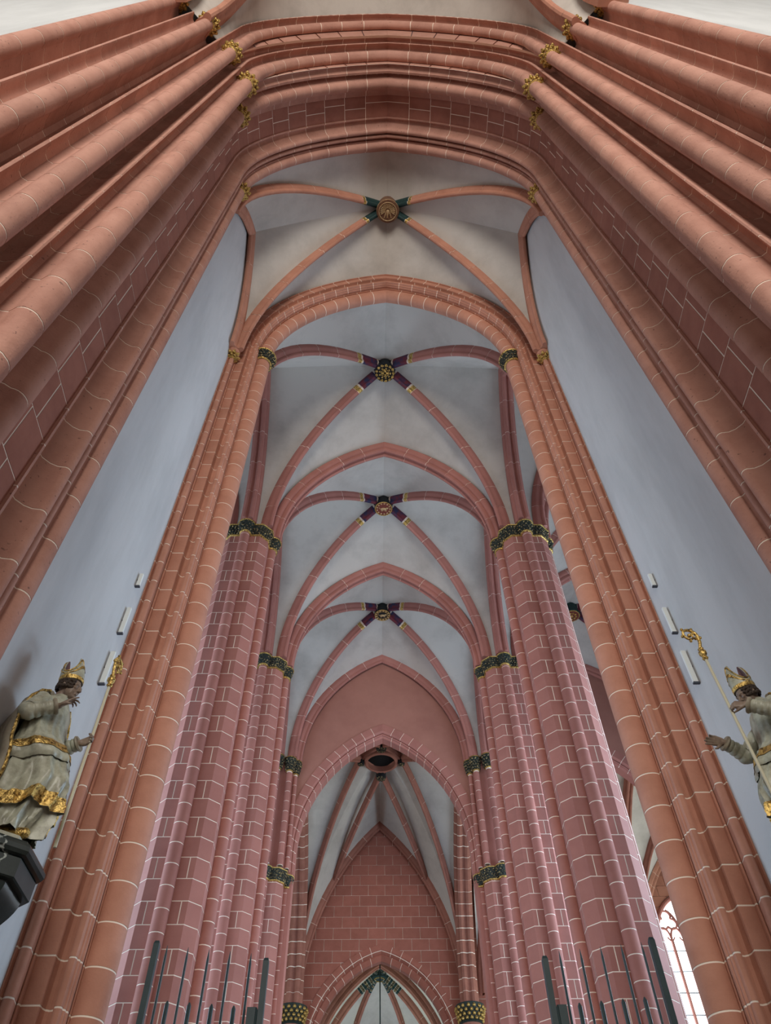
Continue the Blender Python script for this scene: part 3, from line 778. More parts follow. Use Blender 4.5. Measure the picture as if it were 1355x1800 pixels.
b.tube([(bx_ + .315*math.cos(i*PI/14), by_ + .315*math.sin(i*PI/14), bz_ + .07) for i in range(29)], .014, 6, False); b.obj('gilded_rim', 'bossrelief', bo)
b = MB()
for i in range(17):
    a = -PI*.12 + PI*1.24*i/16
    r0, r1 = .07, .21
    b.tube([(bx_ + r0*math.cos(a), by_ - .03 + r0*math.sin(a)*-1, bz_ - .01), (bx_ + r1*math.cos(a), by_ - .01 - r1*math.sin(a), bz_ - .012)], [.008, .017], 6)
b.ball((bx_, by_ + .0, bz_ - .015), .06, 8, 5, (1, 1, .5)); b.tube([(bx_, by_ + .03, bz_ - .015), (bx_ - .01, by_ + .16, bz_ - .015)], [.035, .02], 8)
for q in (-1, 1): b.tube([(bx_ + q*.05, by_ + .02, bz_ - .012), (bx_ + q*.10, by_ + .17, bz_ - .012)], [.025, .012], 6)
b.obj('fan_relief', 'bossrelief', bo)

# ---------------------------------------------------------------- crossing vault above the viewer
t = thing('crossing_vault', 'pale corner of the vault overhead, cut by the top edge of the picture', 'vault', (0, -3.2, 19))
ctr = V3((0, -3.2, 27.6))
edge = {s: [V3(great_pt(J['s4a'][-1][0] + .01, J['s4a'][-1][1] + .02, i/16, s, *ORD['s4'])) for i in range(17)] for s in (-1, 1)}
D = {s: arc3((s*3.66, 1.28, 18.95), ctr, 16) for s in (-1, 1)}
half_cells(t, 'vault_cell', [(edge[-1], D[-1]), (edge[1], D[1])], bulge=.12)
for s in (-1, 1):
    rib_part(t, 'diagonal_rib', [V3((s*3.68, 1.30, 18.6))] + D[s], [(u*1.15, d*1.2) for u, d in RIB], 'stone', piece=.8)
    side = arc3((s*4.10, .78, 18.95), (s*4.10, -3.2, 24.6), 16)
    rib_part(t, 'side_arch', [V3((s*4.12, .80, 18.3))] + side, [(u*1.3, d*1.1) for u, d in TRIB], 'stone', piece=.8, miter=True)
    half_cells(t, 'vault_cell', [(side, D[s])], bulge=.12)
    far = arc3((s*3.58, -7.6, 18.95), ctr, 16); side2 = arc3((s*4.10, -7.2, 18.95), (s*4.10, -3.2, 24.6), 16)
    half_cells(t, 'vault_cell', [(side2, far)], bulge=.12)
    # transept ceiling beyond the side arch
    b = MB(); b.grid([[(s*4.0, -12, 25.2), (s*16, -12, 25.2)], [(s*4.0, 1.3, 25.2), (s*16, 1.3, 25.2)]]); b.obj('transept_cell', 'web', t)

# ================================================================ end wall of the nave with its pointed arch
def wall_with_arch(name, y, th, x0, x1, zt, holes, m, dx=.12):
    """holes: (centre x, half width, arch centre offset, springing)"""
    xs = set([x0, x1])
    for hx, hw, c, zs in holes:
        n = 24
        for i in range(n + 1): xs.add(round(hx - hw + 2*hw*i/n, 4))
    xs = sorted(xs); b = MB()
    def zlow(x):
        for hx, hw, c, zs in holes:
            if abs(x - hx) < hw - 1e-6: return arch_z(abs(x - hx), hw, c, zs)
        return 0.0
    for a, q in zip(xs, xs[1:]):
        mid = (a + q)/2; inh = any(abs(mid - hx) < hw for hx, hw, c, zs in holes)
        def zz(x, h=inh):
            if not h: return 0.0
            for hx, hw, c, zs in holes:
                if abs(x - hx) <= hw + 1e-6: return arch_z(min(abs(x - hx), hw), hw, c, zs)
            return 0.0
        for yy in (y, y + th): b.poly([(a, yy, zz(a)), (q, yy, zz(q)), (q, yy, zt), (a, yy, zt)])
        b.poly([(a, y, zz(a)), (q, y, zz(q)), (q, y + th, zz(q)), (a, y + th, zz(a))])
    for hx, hw, c, zs in holes:
        for sg in (-1, 1): b.poly([(hx + sg*hw, y, 0), (hx + sg*hw, y + th, 0), (hx + sg*hw, y + th, zs), (hx + sg*hw, y, zs)])
    return b.obj(name, m, sharp=0)
EZ, EC, EH = 14.6, 2.06, 3.00
AX = 7.74
holes = [(0, EH + .30, EC, EZ), (AX, EH + .15, EC, EZ - .4), (-AX, EH + .15, EC, EZ - .4)]
struct(wall_with_arch('wall_end', 24.42, .55, -12.4, 12.4, 24.6, holes, 'rose'), 'smooth rose plaster wall above the far pointed arch, under the nave vault')
EP = {}
EP['outer'] = [(EH + .44, 24.43), (EH + .44, 24.40), (EH + .16, 24.40), (EH + .14, 24.42), (EH + .10, 24.47), (EH + .12, 24.52)]
EP['inner'] = [(EH + .12, 24.52), (EH + .07, 24.50), (EH + .04, 24.52), (EH + .06, 24.57), (EH + .02, 24.60), (EH - .01, 24.64), (EH, 24.72), (EH + .0, 25.0)]
ea = thing('far_arch', 'pointed rose arch with chamfered mouldings in the far rose wall', 'arch', (0, 24.5, 0))
for s in (-1, 1):
    for k, key in enumerate(('outer', 'inner')):
        column_part(ea, 'arch_jamb', [EP[key]], -1, ZL + .5, EZ, s, 'stone_nave', .38)
        arch_part(ea, 'archivolt_order', [EP[key]], -1, EC, EZ, s, 'stone_nave', .40)
    b = MB(); b.box((s*(EH + .02), 24.44, 0), (s*(EH + .5), 25.0, ZL + .5)); b.obj('arch_foot', 'stone_nave', ea, sharp=0)
aa = thing('aisle_arch', 'moulded pointed arch closing the right aisle, in the gap beside the thick shaft', 'arch', (AX, 24.5, 0))
for s in (-1, 1):
    part = MB()
    for poly in (EP['outer'], EP['inner']):
        pts = inset(poly, -1, 0)
        rows = []
        for i in range(25):
            rr = []
            for a, y in pts:
                a2 = a - .15; R = EC + a2; pm = math.acos(EC/R); ph = pm*i/24
                rr.append((AX + s*(R*math.cos(ph) - EC), y, EZ - .4 + R*math.sin(ph)))
            rows.append(rr)
        part.grid(rows)
        part.grid([[(AX + s*(a - .15), y, z) for a, y in pts] for z in (0, EZ - .4)])
    p = part.obj('archivolt_order', 'stone_nave', aa)
    # joints between voussoirs
    R0 = EC + EH - .15
    for k in range(1, 15):
        ph = math.acos(EC/(EC + EH))*k/15; b = MB()
        rr = [(AX + s*((EC + a - .15)*math.cos(ph + d) - EC), y - .004, EZ - .4 + (EC + a - .15)*math.sin(ph + d)) for d in (0, .0035) for a, y in EP['outer'][1:5] + EP['inner'][1:7]]
        h = len(rr)//2; b.grid([rr[:h], rr[h:]]); b.obj('mortar_joint', 'mortar', p)

# ================================================================ bay beyond the arch: vault with round opening, brick wall
FY0, FY1, FXW = 25.0, 36.0, 3.75
t = thing('lantern_vault', 'dim vault with a dark round opening beyond the far arch', 'vault', (0, 30.5, 14))
zc = 22.5
KL, KR, KN, KF = V3((-.95, 30.5, 22.35)), V3((.95, 30.5, 22.35)), V3((0, 29.35, 22.35)), V3((0, 31.65, 22.35))
cNL, cNR, cFL, cFR = V3((-FXW, 25.6, 13.7)), V3((FXW, 25.6, 13.7)), V3((-FXW, 35.7, 13.7)), V3((FXW, 35.7, 13.7))
apF, apN = V3((-.05, 35.95, 22.15)), V3((0, 25.0, 22.15))
apL, apR = V3((-FXW - .1, 30.5, 21.6)), V3((FXW + .1, 30.5, 21.6))
cen = V3((0, 30.5, 22.75))
DD = {k: arc3(c, cen, 18) for k, c in (('NL', cNL), ('NR', cNR), ('FL', cFL), ('FR', cFR))}
BF = [arc3(cFL + V3((0, .25, 0)), apF, 18), arc3(cFR + V3((0, .25, 0)), apF, 18)]
BN = [arc3(cNL + V3((0, -.6, 0)), apN, 18), arc3(cNR + V3((0, -.6, 0)), apN, 18)]
BL = [arc3(cNL, apL, 18), arc3(cFL, apL, 18)]; BRr = [arc3(cNR, apR, 18), arc3(cFR, apR, 18)]
half_cells(t, 'vault_cell', [(BF[0], DD['FL']), (BF[1], DD['FR'])]); half_cells(t, 'vault_cell', [(BN[0], DD['NL']), (BN[1], DD['NR'])])
half_cells(t, 'vault_cell', [(BL[0], DD['NL']), (BL[1], DD['FL'])]); half_cells(t, 'vault_cell', [(BRr[0], DD['NR']), (BRr[1], DD['FR'])])
for c, k in ((cNL, KL), (cFL, KL), (cNR, KR), (cFR, KR)): rib_part(t, 'diagonal_rib', arc3(c, k, 18), RIB, 'stone_dark', piece=1.3)
for s in (-1, 1):
    w = BF[0 if s < 0 else 1]; q = resample(w, .62, .62, 1)[0]
    path = [q.lerp(KF, i/10) + V3((0, 0, .55*math.sin(PI*i/10*.5)*(1 - i/10))) for i in range(11)]
    rib_part(t, 'short_rib', path, RIB, 'stone_dark', piece=1.3)
    w = BN[0 if s < 0 else 1]; q = resample(w, .62, .62, 1)[0]
    rib_part(t, 'short_rib', [q.lerp(KN, i/10) + V3((0, 0, .55*math.sin(PI*i/10*.5)*(1 - i/10))) for i in range(11)], RIB, 'stone_dark', piece=1.3)
    for K in (KN, KF):
        P = KL if s < 0 else KR
        rib_part(t, 'ring_rib', [K.lerp(P, i/6) + V3((0, 0, .05)) for i in range(7)], [(u*1.1, d) for u, d in RIB], 'stone_dark', piece=2)
    for w in (BF,): rib_part(t, 'wall_rib', w[0 if s < 0 else 1], [(u*1.2, d) for u, d in RIB], 'stone_dark', piece=1.2, miter=True)
    for w in (BL if s < 0 else BRr): rib_part(t, 'side_arch', w, [(u*1.8, d*1.5) for u, d in TRIB], 'stone_dark', piece=.5, miter=True, gap=.035)
    b = MB(); b.lathe((s*FXW, 35.75, 0), [(.45, 0), (.45, 13.1)], 16); b.obj('corner_shaft', 'stone_dark', t)
    b = MB(); b.lathe((s*FXW, 35.75, 13.05), [(.45, 0), (.5, .05), (.47, .1), (.52, .4), (.62, .6), (.62, .7), (.1, .7)], 16); cpo = b.obj('capital', 'bell', t)
    b = MB()
    for row in range(4):
        for k in range(16):
            a = 2*PI*(k + .5*row)/16; rr = .5 + .035*row; b.ball((s*FXW + rr*math.cos(a), 35.75 + rr*math.sin(a), 13.2 + .14*row), .075, 6, 4)
    stuff(b.obj('gilded_leaves', 'gold', cpo))
b = MB(); b.lathe((0, 30.5, 22.0), [(.66, .5), (.66, .02), (.70, 0), (.78, .03), (.80, .10), (.74, .14), (.80, .2), (.84, .3), (.84, .6)], 28); rg = b.obj('oculus_ring', 'stone_dark', t)
b = MB(); b.lathe((0, 30.5, 22.0), [(.01, .3), (.66, .3)], 28); b.obj('painted_oculus_void', 'dark', rg)  # black disc closing the ring, its colour stands for the unlit depth above
for K in (KN, KF, KL, KR):
    b = MB(); big = K in (KN, KF)
    b.lathe((K.x, K.y, 21.95), [(.01, 0), (.22 if big else .15, 0), (.24 if big else .16, .05), (.24 if big else .16, .4)], 14); kb = b.obj('ring_boss', 'black', t)
    b = MB()
    for i in range(9):
        a = 2*PI*i/9; rr = .17 if big else .1; b.ball((K.x + rr*math.cos(a), K.y + rr*math.sin(a), 21.95), .05 if big else .03, 6, 4)
    b.ball((K.x, K.y, 21.94), .07, 6, 4); b.obj('carved_leaves', 'foliage', kb)
# brick wall with arch
BZ, BC, BH = 12.0, 1.02, 2.92
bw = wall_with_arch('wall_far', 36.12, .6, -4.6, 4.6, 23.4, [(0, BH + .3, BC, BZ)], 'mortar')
struct(bw, 'dark red block wall with pale joints above the farthest arch')
CH_, CW_ = .49, .80
bm = {}
def brick_row_wall(parent, xlo, xhi, zlo, zhi, yf, cut, cw, ch, th, m, nm):
    """blocks laid in half bond; blocks that meet the arch are cut to its curve. cut(x) = height of the arch above x"""
    cache = {}
    for r in range(int((zhi - zlo)/ch)):
        z = zlo + r*ch; x = xlo + (0 if r % 2 else -cw/2)
        while x < xhi:
            xa, xb = max(x, xlo) + GAP/2, min(x + cw, xhi) - GAP/2
            x += cw
            if xb - xa < .06: continue
            zt = z + ch - GAP
            xs = [xa + (xb - xa)*i/8 for i in range(9)]
            lows = [min(max(z, cut(q)), zt) for q in xs]
            if min(lows) >= zt - .01: continue
            if max(lows) <= z + 1e-6:
                w = round(xb - xa, 3)
                if w not in cache:
                    b = MB(); b.box((0, 0, 0), (w, th, ch - GAP)); cache[w] = b.mesh(nm, m, sharp=0)
                link(bpy.data.objects.new(nm, cache[w]), (xa, yf, z), parent)
            else:
                b = MB()
                for i in range(8):
                    if lows[i] >= zt - .005 and lows[i+1] >= zt - .005: continue
                    q0, q1, l0, l1 = xs[i], xs[i+1], lows[i], lows[i+1]
                    b.poly([(q0, yf, l0), (q1, yf, l1), (q1, yf, zt), (q0, yf, zt)])
                    b.poly([(q0, yf, l0), (q1, yf, l1), (q1, yf + th, l1), (q0, yf + th, l0)])
                b.obj(nm, m, parent, sharp=0)
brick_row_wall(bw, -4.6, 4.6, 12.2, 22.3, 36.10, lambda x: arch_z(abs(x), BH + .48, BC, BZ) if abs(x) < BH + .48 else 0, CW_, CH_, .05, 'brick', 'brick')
fa = thing('farthest_arch', 'pointed arch in the dark red block wall, opening to the choir', 'arch', (0, 36.1, 0))
FP = [[(BH + .56, 36.12), (BH + .56, 36.07), (BH + .36, 36.07), (BH + .33, 36.10), (BH + .24, 36.22), (BH + .22, 36.30)], [(BH + .22, 36.30), (BH + .16, 36.27), (BH + .06, 36.38), (BH, 36.45), (BH, 36.75)]]
for s in (-1, 1):
    for poly in FP:
        arch_part(fa, 'archivolt_order', [poly], -1, BC, BZ, s, 'brick', .50)
        column_part(fa, 'arch_jamb', [poly], -1, 8, BZ, s, 'brick', .5)

# ================================================================ choir vault far behind
t = thing('choir_vault', 'small pale choir vault with dark green painted ribs, seen deepest', 'vault', (0, 48, 12))
cb = V3((0, 48.3, 19.9))
feet = [V3((-3.9, 40.5, 12.6)), V3((-4.1, 49.5, 12.6)), V3((-2.4, 54.0, 12.6)), V3((2.4, 54.0, 12.6)), V3((4.1, 49.5, 12.6)), V3((3.9, 40.5, 12.6))]
arcs = [arc3(p, cb, 16) for p in feet]
for i in range(5):
    a, c = feet[i], feet[i+1]; mid = (a + c)/2; mid.z = 18.2 if i in (1, 2, 3) else 18.9
    half_cells(t, 'vault_cell', [(arc3(a, mid, 16), arcs[i]), (arc3(c, mid, 16), arcs[i+1])], bulge=.15)
for i, p in enumerate(arcs):
    rib_part(t, 'choir_rib', p, [(u*1.3, d*1.2) for u, d in RIB], 'stone_dark', piece=2.0, ends=[(.3, 'green', 'painted_rib_end')] + [(.16, 'green' if j % 2 else 'foliage', 'painted_rib_end') for j in range(8)])
tr = [arc3((s*3.9, 44.3, 12.6), (0, 44.3, 19.0), 16) for s in (-1, 1)]
for p in tr: rib_part(t, 'transverse_rib', p, [(u*1.3, d*1.3) for u, d in TRIB], 'stone_dark', piece=2.0, miter=True)
A1 = [arc3((s*3.9, 36.8, 12.6), (0, 36.8, 19.0), 16) for s in (-1, 1)]
half_cells(t, 'vault_cell', [(tr[0], A1[0])], bulge=.0); half_cells(t, 'vault_cell', [(tr[1], A1[1])], bulge=.0)
half_cells(t, 'vault_cell', [(tr[0], arcs[0])], bulge=.0); half_cells(t, 'vault_cell', [(tr[1], arcs[5])], bulge=.0)
b = MB(); b.lathe((0, 48.3, 19.45), [(.01, 0), (.38, 0), (.42, .05), (.42, .5)], 16); bo = b.obj('boss', 'green', t)
b = MB(); b.tube([(.3*math.cos(i*PI/10), 48.3 + .3*math.sin(i*PI/10), 19.43) for i in range(21)], .03, 6, False); b.obj('gilded_rim', 'gold', bo)
for i in (1, 2, 3):
    a, c = feet[i], feet[i+1]
    b = MB(); b.grid([[(a.x, a.y, 0), (c.x, c.y, 0)], [(a.x, a.y, 19), (c.x, c.y, 19)]])
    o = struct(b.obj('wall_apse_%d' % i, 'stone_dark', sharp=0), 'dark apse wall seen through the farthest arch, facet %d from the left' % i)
    d = (c - a).normalized(); m0 = (a + c)/2; nrm = V3((-d.y, d.x, 0)); nrm = nrm if nrm.y < 0 else -nrm
    b = MB()
    for k in (-1, 0, 1):
        q = m0 + d*(k*.75) + nrm*.06
        b.grid([[(q.x - d.x*.32, q.y - d.y*.32, 5), (q.x + d.x*.32, q.y + d.y*.32, 5)], [(q.x - d.x*.32, q.y - d.y*.32, 13.2 + (.5 if k == 0 else 0)), (q.x + d.x*.32, q.y + d.y*.32, 13.2 + (.5 if k == 0 else 0))]])
        b.poly([(q.x - d.x*.32, q.y - d.y*.32, 13.2 + (.5 if k == 0 else 0)), (q.x + d.x*.32, q.y + d.y*.32, 13.2 + (.5 if k == 0 else 0)), (q.x, q.y, 14.0 + (.5 if k == 0 else 0))])
    struct(b.obj('window_apse_%d' % i, 'blueglass', sharp=0), 'blue glass of the apse window, facet %d from the left' % i, 'window')
b = MB(); b.tube([(-.03, 40.0, 18.9), (-.03, 40.0, 9)], .03, 6); tag(b.obj('hanging_rod', 'steel'), 'thin dark rod hanging in front of the choir vault', 'rod')
for s, lr in ((-1, 'left'), (1, 'right')):
    b = MB(); b.box((s*4.3, 36.7, 0), (s*4.8, 49.6, 21)); struct(b.obj('wall_choir_' + lr, 'plaster', sharp=0), 'pale %s side wall of the choir' % lr)

# ================================================================ far transept on the right with its tall window
def tracery_window(nm, x0, x1, z0, zs, y, label):
    xm = (x0 + x1)/2; w = x1 - x0; n = 4; lw = w/n
    b = MB()
    R = w*.92
    def top(x): a = abs(x - xm); c = R - w/2; return zs + math.sqrt(max(R*R - (a + c)**2, 0))
    xs = [x0 + w*i/24 for i in range(25)]
    b.grid([[(x, y, z0) for x in xs], [(x, y, top(x)) for x in xs]])
    g = b.obj(nm, 'glass', sharp=0); struct(g, label, 'window')
    b = MB()
    for k in range(n + 1): b.box((x0 + lw*k - .05, y - .16, z0), (x0 + lw*k + .05, y - .02, zs - .1))
    b.obj('mullions', 'stone_nave', g)
    for k in range(int((zs - z0)/.85)):
        c = MB(); c.box((x0, y - .05, z0 + .85*(k + 1)), (x1, y - .02, z0 + .85*(k + 1) + .035)); c.obj('saddle_bar', 'lead', g)
    b = MB()
    for k in range(n):      # trefoil heads and circles
        cx_ = x0 + lw*(k + .5)
        for s2 in (-1, 1):
            b.tube([(cx_ + s2*lw*.5*math.cos(a*PI/12), y - .09, zs - .1 + lw*1.0*math.sin(a*PI/12)) for a in range(7)], .05, 6)
            b.tube([(cx_ + s2*(lw*.42 - lw*.20*math.sin(a*PI/8)), y - .07, zs - .1 + lw*.28*a/4) for a in range(5)], .035, 6)
    for k in (0, 2):
        cx_ = x0 + lw*(k + 1)
        for q in range(3):
            a0 = PI/2 + q*2*PI/3; ox, oz = cx_ + lw*.42*math.cos(a0), zs + lw*1.35 + lw*.42*math.sin(a0)
            b.tube([(ox + lw*.42*math.cos(a0 + (i - 6)*PI/9), y - .08, oz + lw*.42*math.sin(a0 + (i - 6)*PI/9)) for i in range(13)], .05, 6)
        for s2 in (-1, 1): b.tube([(cx_ + s2*lw*(1.0 - (1 - math.cos(a*PI/16))*1.1), y - .09, zs + lw*2.3*math.sin(a*PI/16)) for a in range(8)], .06, 6)
    b.tube([(x, y - .10, top(x)) for x in xs], .10, 8)
    b.obj('tracery', 'stone_nave', g)
    return g, top
for s, lr in ((1, 'right'), (-1, 'left')):
    wx0, wx1 = (12.85, 15.05)
    # wall around the window, blocks near the arch
    b = MB(); y = 36.25
    xs = [4.6, 12.80] + [12.80 + 2.3*i/20 for i in range(1, 21)] + [20]
    def top(x): xm = 13.95; w = 2.3; R = w*.92; a = abs(x - xm); c = R - w/2; return (16.6 + math.sqrt(max(R*R - (a + c)**2, 0))) if 12.80 < x < 15.10 else 16.6
    for a, q in zip(xs, xs[1:]):
        if a >= 12.799 and q <= 15.11:
            b.poly([(s*a, y, top(a)), (s*q, y, top(q)), (s*q, y, 25), (s*a, y, 25)]); b.poly([(s*a, y, 0), (s*q, y, 0), (s*q, y, 5), (s*a, y, 5)])
        else: b.poly([(s*a, y, 0), (s*q, y, 0), (s*q, y, 25), (s*a, y, 25)])
    w = struct(b.obj('wall_transept_east_' + lr, 'mortar' if s > 0 else 'stone_nave', sharp=0), 'red block wall around the tall %s transept window' % lr)
    if s > 0:
        g, tp = tracery_window('window_1', wx0, wx1, 5, 16.6, 36.3, 'tall glaring window with stone tracery, low at the right beside the thick shaft')
        brick_row_wall(w, 8.0, 19.6, 12.0, 23.0, 36.21, lambda x: top(x) + .08 if 12.75 < x < 15.15 else 0, .9, .5, .04, 'stone', 'block')
    else: tracery_window('window_2', -wx1, -wx0, 5, 16.6, 36.3, 'tall tracery window of the far left transept, hidden behind the piers')
    # transept vault cells and walls
    tv = thing('transept_vault', 'bright white vault of the far %s transept' % lr, 'vault', (s*10, 30.5, 18))
    x0_, x1_ = s*4.3, s*11.6
    cor = [(x0_, 25.6, 14.2), (x1_, 25.6, 14.2), (x0_, 35.8, 14.2), (x1_, 35.8, 14.2)]
    D_, B_ = bay(tv, cor, [(s*7.95, 25.1, 21.4), (s*7.95, 36.1, 21.4), (x0_, 30.5, 21.5), (x1_, 30.5, 21.5)], (s*7.95, 30.5, 22.3), m='stone_dark', stones=False, far_rib=False, long_ribs=('rNR', 'rFR'))
    x0_, x1_ = s*11.6, s*18.9
    cor = [(x0_, 25.6, 14.2), (x1_, 25.6, 14.2), (x0_, 35.8, 14.2), (x1_, 35.8, 14.2)]
    D_, B_ = bay(tv, cor, [(s*15.2, 25.1, 21.4), (s*15.2, 36.1, 21.4), (x0_, 30.5, 21.5), (x1_, 30.5, 21.5)], (s*15.2, 30.5, 22.3), m='stone_dark', stones=False, far_rib=False, long_ribs=False)
    for q in ('fFL', 'fFR'): rib_part(tv, 'wall_rib', B_[q], TRIB, 'stone', miter=True, piece=.7)
# ================================================================ carved bishops
def remesh(mb, name, voxel, smooth=3):
    me = bpy.data.meshes.new(name + '_raw'); me.from_pydata(mb.v, [], mb.f); me.update()
    o = bpy.data.objects.new(name + '_raw', me); col.objects.link(o)
    m = o.modifiers.new('r', 'REMESH'); m.mode = 'VOXEL'; m.voxel_size = voxel
    if smooth: q = o.modifiers.new('s', 'SMOOTH'); q.factor = .5; q.iterations = smooth
    dg = bpy.context.evaluated_depsgraph_get(); dg.update()
    out = bpy.data.meshes.new_from_object(o.evaluated_get(dg)); out.name = name
    bpy.data.objects.remove(o); bpy.data.meshes.remove(me)
    out.shade_smooth(); out.materials.clear()
    return out
def capsule(b, p, q, r0, r1, n=10):
    p, q = V3(p), V3(q); d = (q - p)
    k = 6; path = []; rad = []
    t = d.normalized()
    for i in range(k): a = PI/2*(i/k); path.append(p - t*r0*math.cos(a)); rad.append(max(r0*math.sin(a), .0008))
    for i in range(k + 1): a = PI/2*(i/k); path.append(q + t*r1*math.sin(a)); rad.append(max(r1*math.cos(a), .0008))
    b.tube(path, rad, n)
def hand(b, W, d, nrm, curls, size=1.0, thumb_out=.55, side=1):
    """palm, four jointed fingers of unequal length and a thumb rooted at the side of the palm.
    d: finger direction, nrm: palm normal (towards which the fingers bend), side: on which side the thumb leaves"""
    d = V3(d).normalized(); nrm = V3(nrm); nrm = (nrm - d*nrm.dot(d)).normalized(); w = d.cross(nrm)*side
    W = V3(W); s = size
    for k in range(4):                                   # palm as four overlapping rays
        o = w*((1.5 - k)*.021*s)
        capsule(b, W + o*.55 + d*.01*s, W + o + d*(.088 - .006*abs(k - 1))*s, .019*s, .0165*s, 8)
    for k, L in enumerate((.072, .080, .074, .058)):
        p = W + w*((1.5 - k)*.0225*s) + d*(.092 - .006*abs(k - 1))*s
        a = 0.0
        for j, f in enumerate((.45, .31, .24)):
            a += curls[k][j]
            v = d*math.cos(a) + nrm*math.sin(a) + w*((1.5 - k)*.06)
            q = p + v.normalized()*L*f*s*1.05
            capsule(b, p, q, (.0112 - .0012*j)*s, (.0105 - .0014*j)*s, 8); p = q
    p = W + w*.030*s + d*.022*s
    v = (w*thumb_out + d*.75 + nrm*.35).normalized(); q = p + v*.045*s; capsule(b, p, q, .016*s, .0125*s, 8)
    v = (w*thumb_out*.3 + d*.85 + nrm*.55).normalized(); r = q + v*.034*s; capsule(b, q, r, .012*s, .0095*s, 8)
def head(b, c, fwd, up, s=1.0):
    """head about 0.22 m high looking along fwd: skull, jaw, brow, nose, lips, chin, ears, neck"""
    f = V3(fwd).normalized(); u = V3(up); u = (u - f*u.dot(f)).normalized(); l = u.cross(f)
    def P(x, y, z): return V3(c) + (f*x + l*y + u*z)*s
    def blob(x, y, z, rx, ry, rz, n=14, m=9):
        k = len(b.v); rows = []
        for i in range(m + 1):
            t = -PI/2 + PI*i/m; rr = max(math.cos(t), 1e-3)
            rows.append([P(x + rx*rr*math.cos(2*PI*j/n), y + ry*rr*math.sin(2*PI*j/n), z + rz*math.sin(t)) for j in range(n)])
        b.grid(rows, close=True)
    blob(-.012, 0, .035, .098, .074, .085)        # skull
    blob(.030, 0, -.030, .066, .058, .075)        # face
    blob(.050, 0, -.078, .040, .038, .030)        # jaw
    blob(.082, 0, -.088, .016, .018, .014)        # chin
    blob(.085, 0, .022, .015, .048, .010)         # brow
    for q in (-1, 1):
        blob(.078, q*.030, -.012, .014, .018, .012)   # cheekbone
        blob(.081, q*.028, .008, .010, .013, .008)    # eyelid
        blob(-.005, q*.077, -.008, .017, .009, .028)  # ear
        blob(.055, q*.030, -.055, .022, .020, .030)   # cheek
    capsule(b, P(.094, 0, .012), P(.116, 0, -.026), .009*s, .013*s, 10)   # nose
    for q in (-1, 1): blob(.104, q*.010, -.030, .010, .008, .007)
    blob(.094, 0, -.053, .012, .022, .006); blob(.092, 0, -.064, .011, .018, .007)   # lips
    capsule(b, P(-.015, 0, -.045), P(-.055, 0, -.150), .047*s, .056*s, 12)            # neck
    return P
def ring_rows(zs, fn, n=96):
    return [[fn(2*PI*j/n, z) for j in range(n)] for z in zs]
def tab(z, t):
    if z <= t[0][0]: return t[0][1:]
    for a, c in zip(t, t[1:]):
        if z <= c[0]:
            u = (z - a[0])/(c[0] - a[0]); u = u*u*(3 - 2*u); return tuple(x + (y - x)*u for x, y in zip(a[1:], c[1:]))
    return t[-1][1:]
ROBE = [(.05, .03, .25, .25), (.25, .06, .265, .25), (.45, .075, .245, .24), (.62, .05, .215, .23), (.80, .0, .185, .215), (1.0, -.02, .165, .205), (1.16, -.015, .150, .205), (1.27, .0, .115, .165), (1.34, .02, .075, .09), (1.38, .03, .06, .065)]
def robe_pt(th, z, off=0.0, amp=1.0, ph=0.0):
    c, rx, ry = tab(z, ROBE)
    A = amp*(.20*max(0, (1.05 - z)) + .045)
    def cr(x): return 1 - 2*abs(math.sin(x*.5))**.75          # rounded ridge, sharp valley
    k = 1 + A*(.55*cr(7*th + 2.6*z + ph) + .42*cr(12*th - 5*z + 1 + ph) + .40*math.sin(4*th + 6.5*z + .6) + .22*cr(19*th + 8*z))
    # the forward knee
    kn = .05*math.exp(-((z - .55)/.22)**2)*max(0, math.cos(th + .4))**2
    return V3((c + (rx*k + off)*math.cos(th) + kn, (ry*k + off)*math.sin(th), z))
KS = 1.06          # the carved figures stand 1.9 m high with their mitres
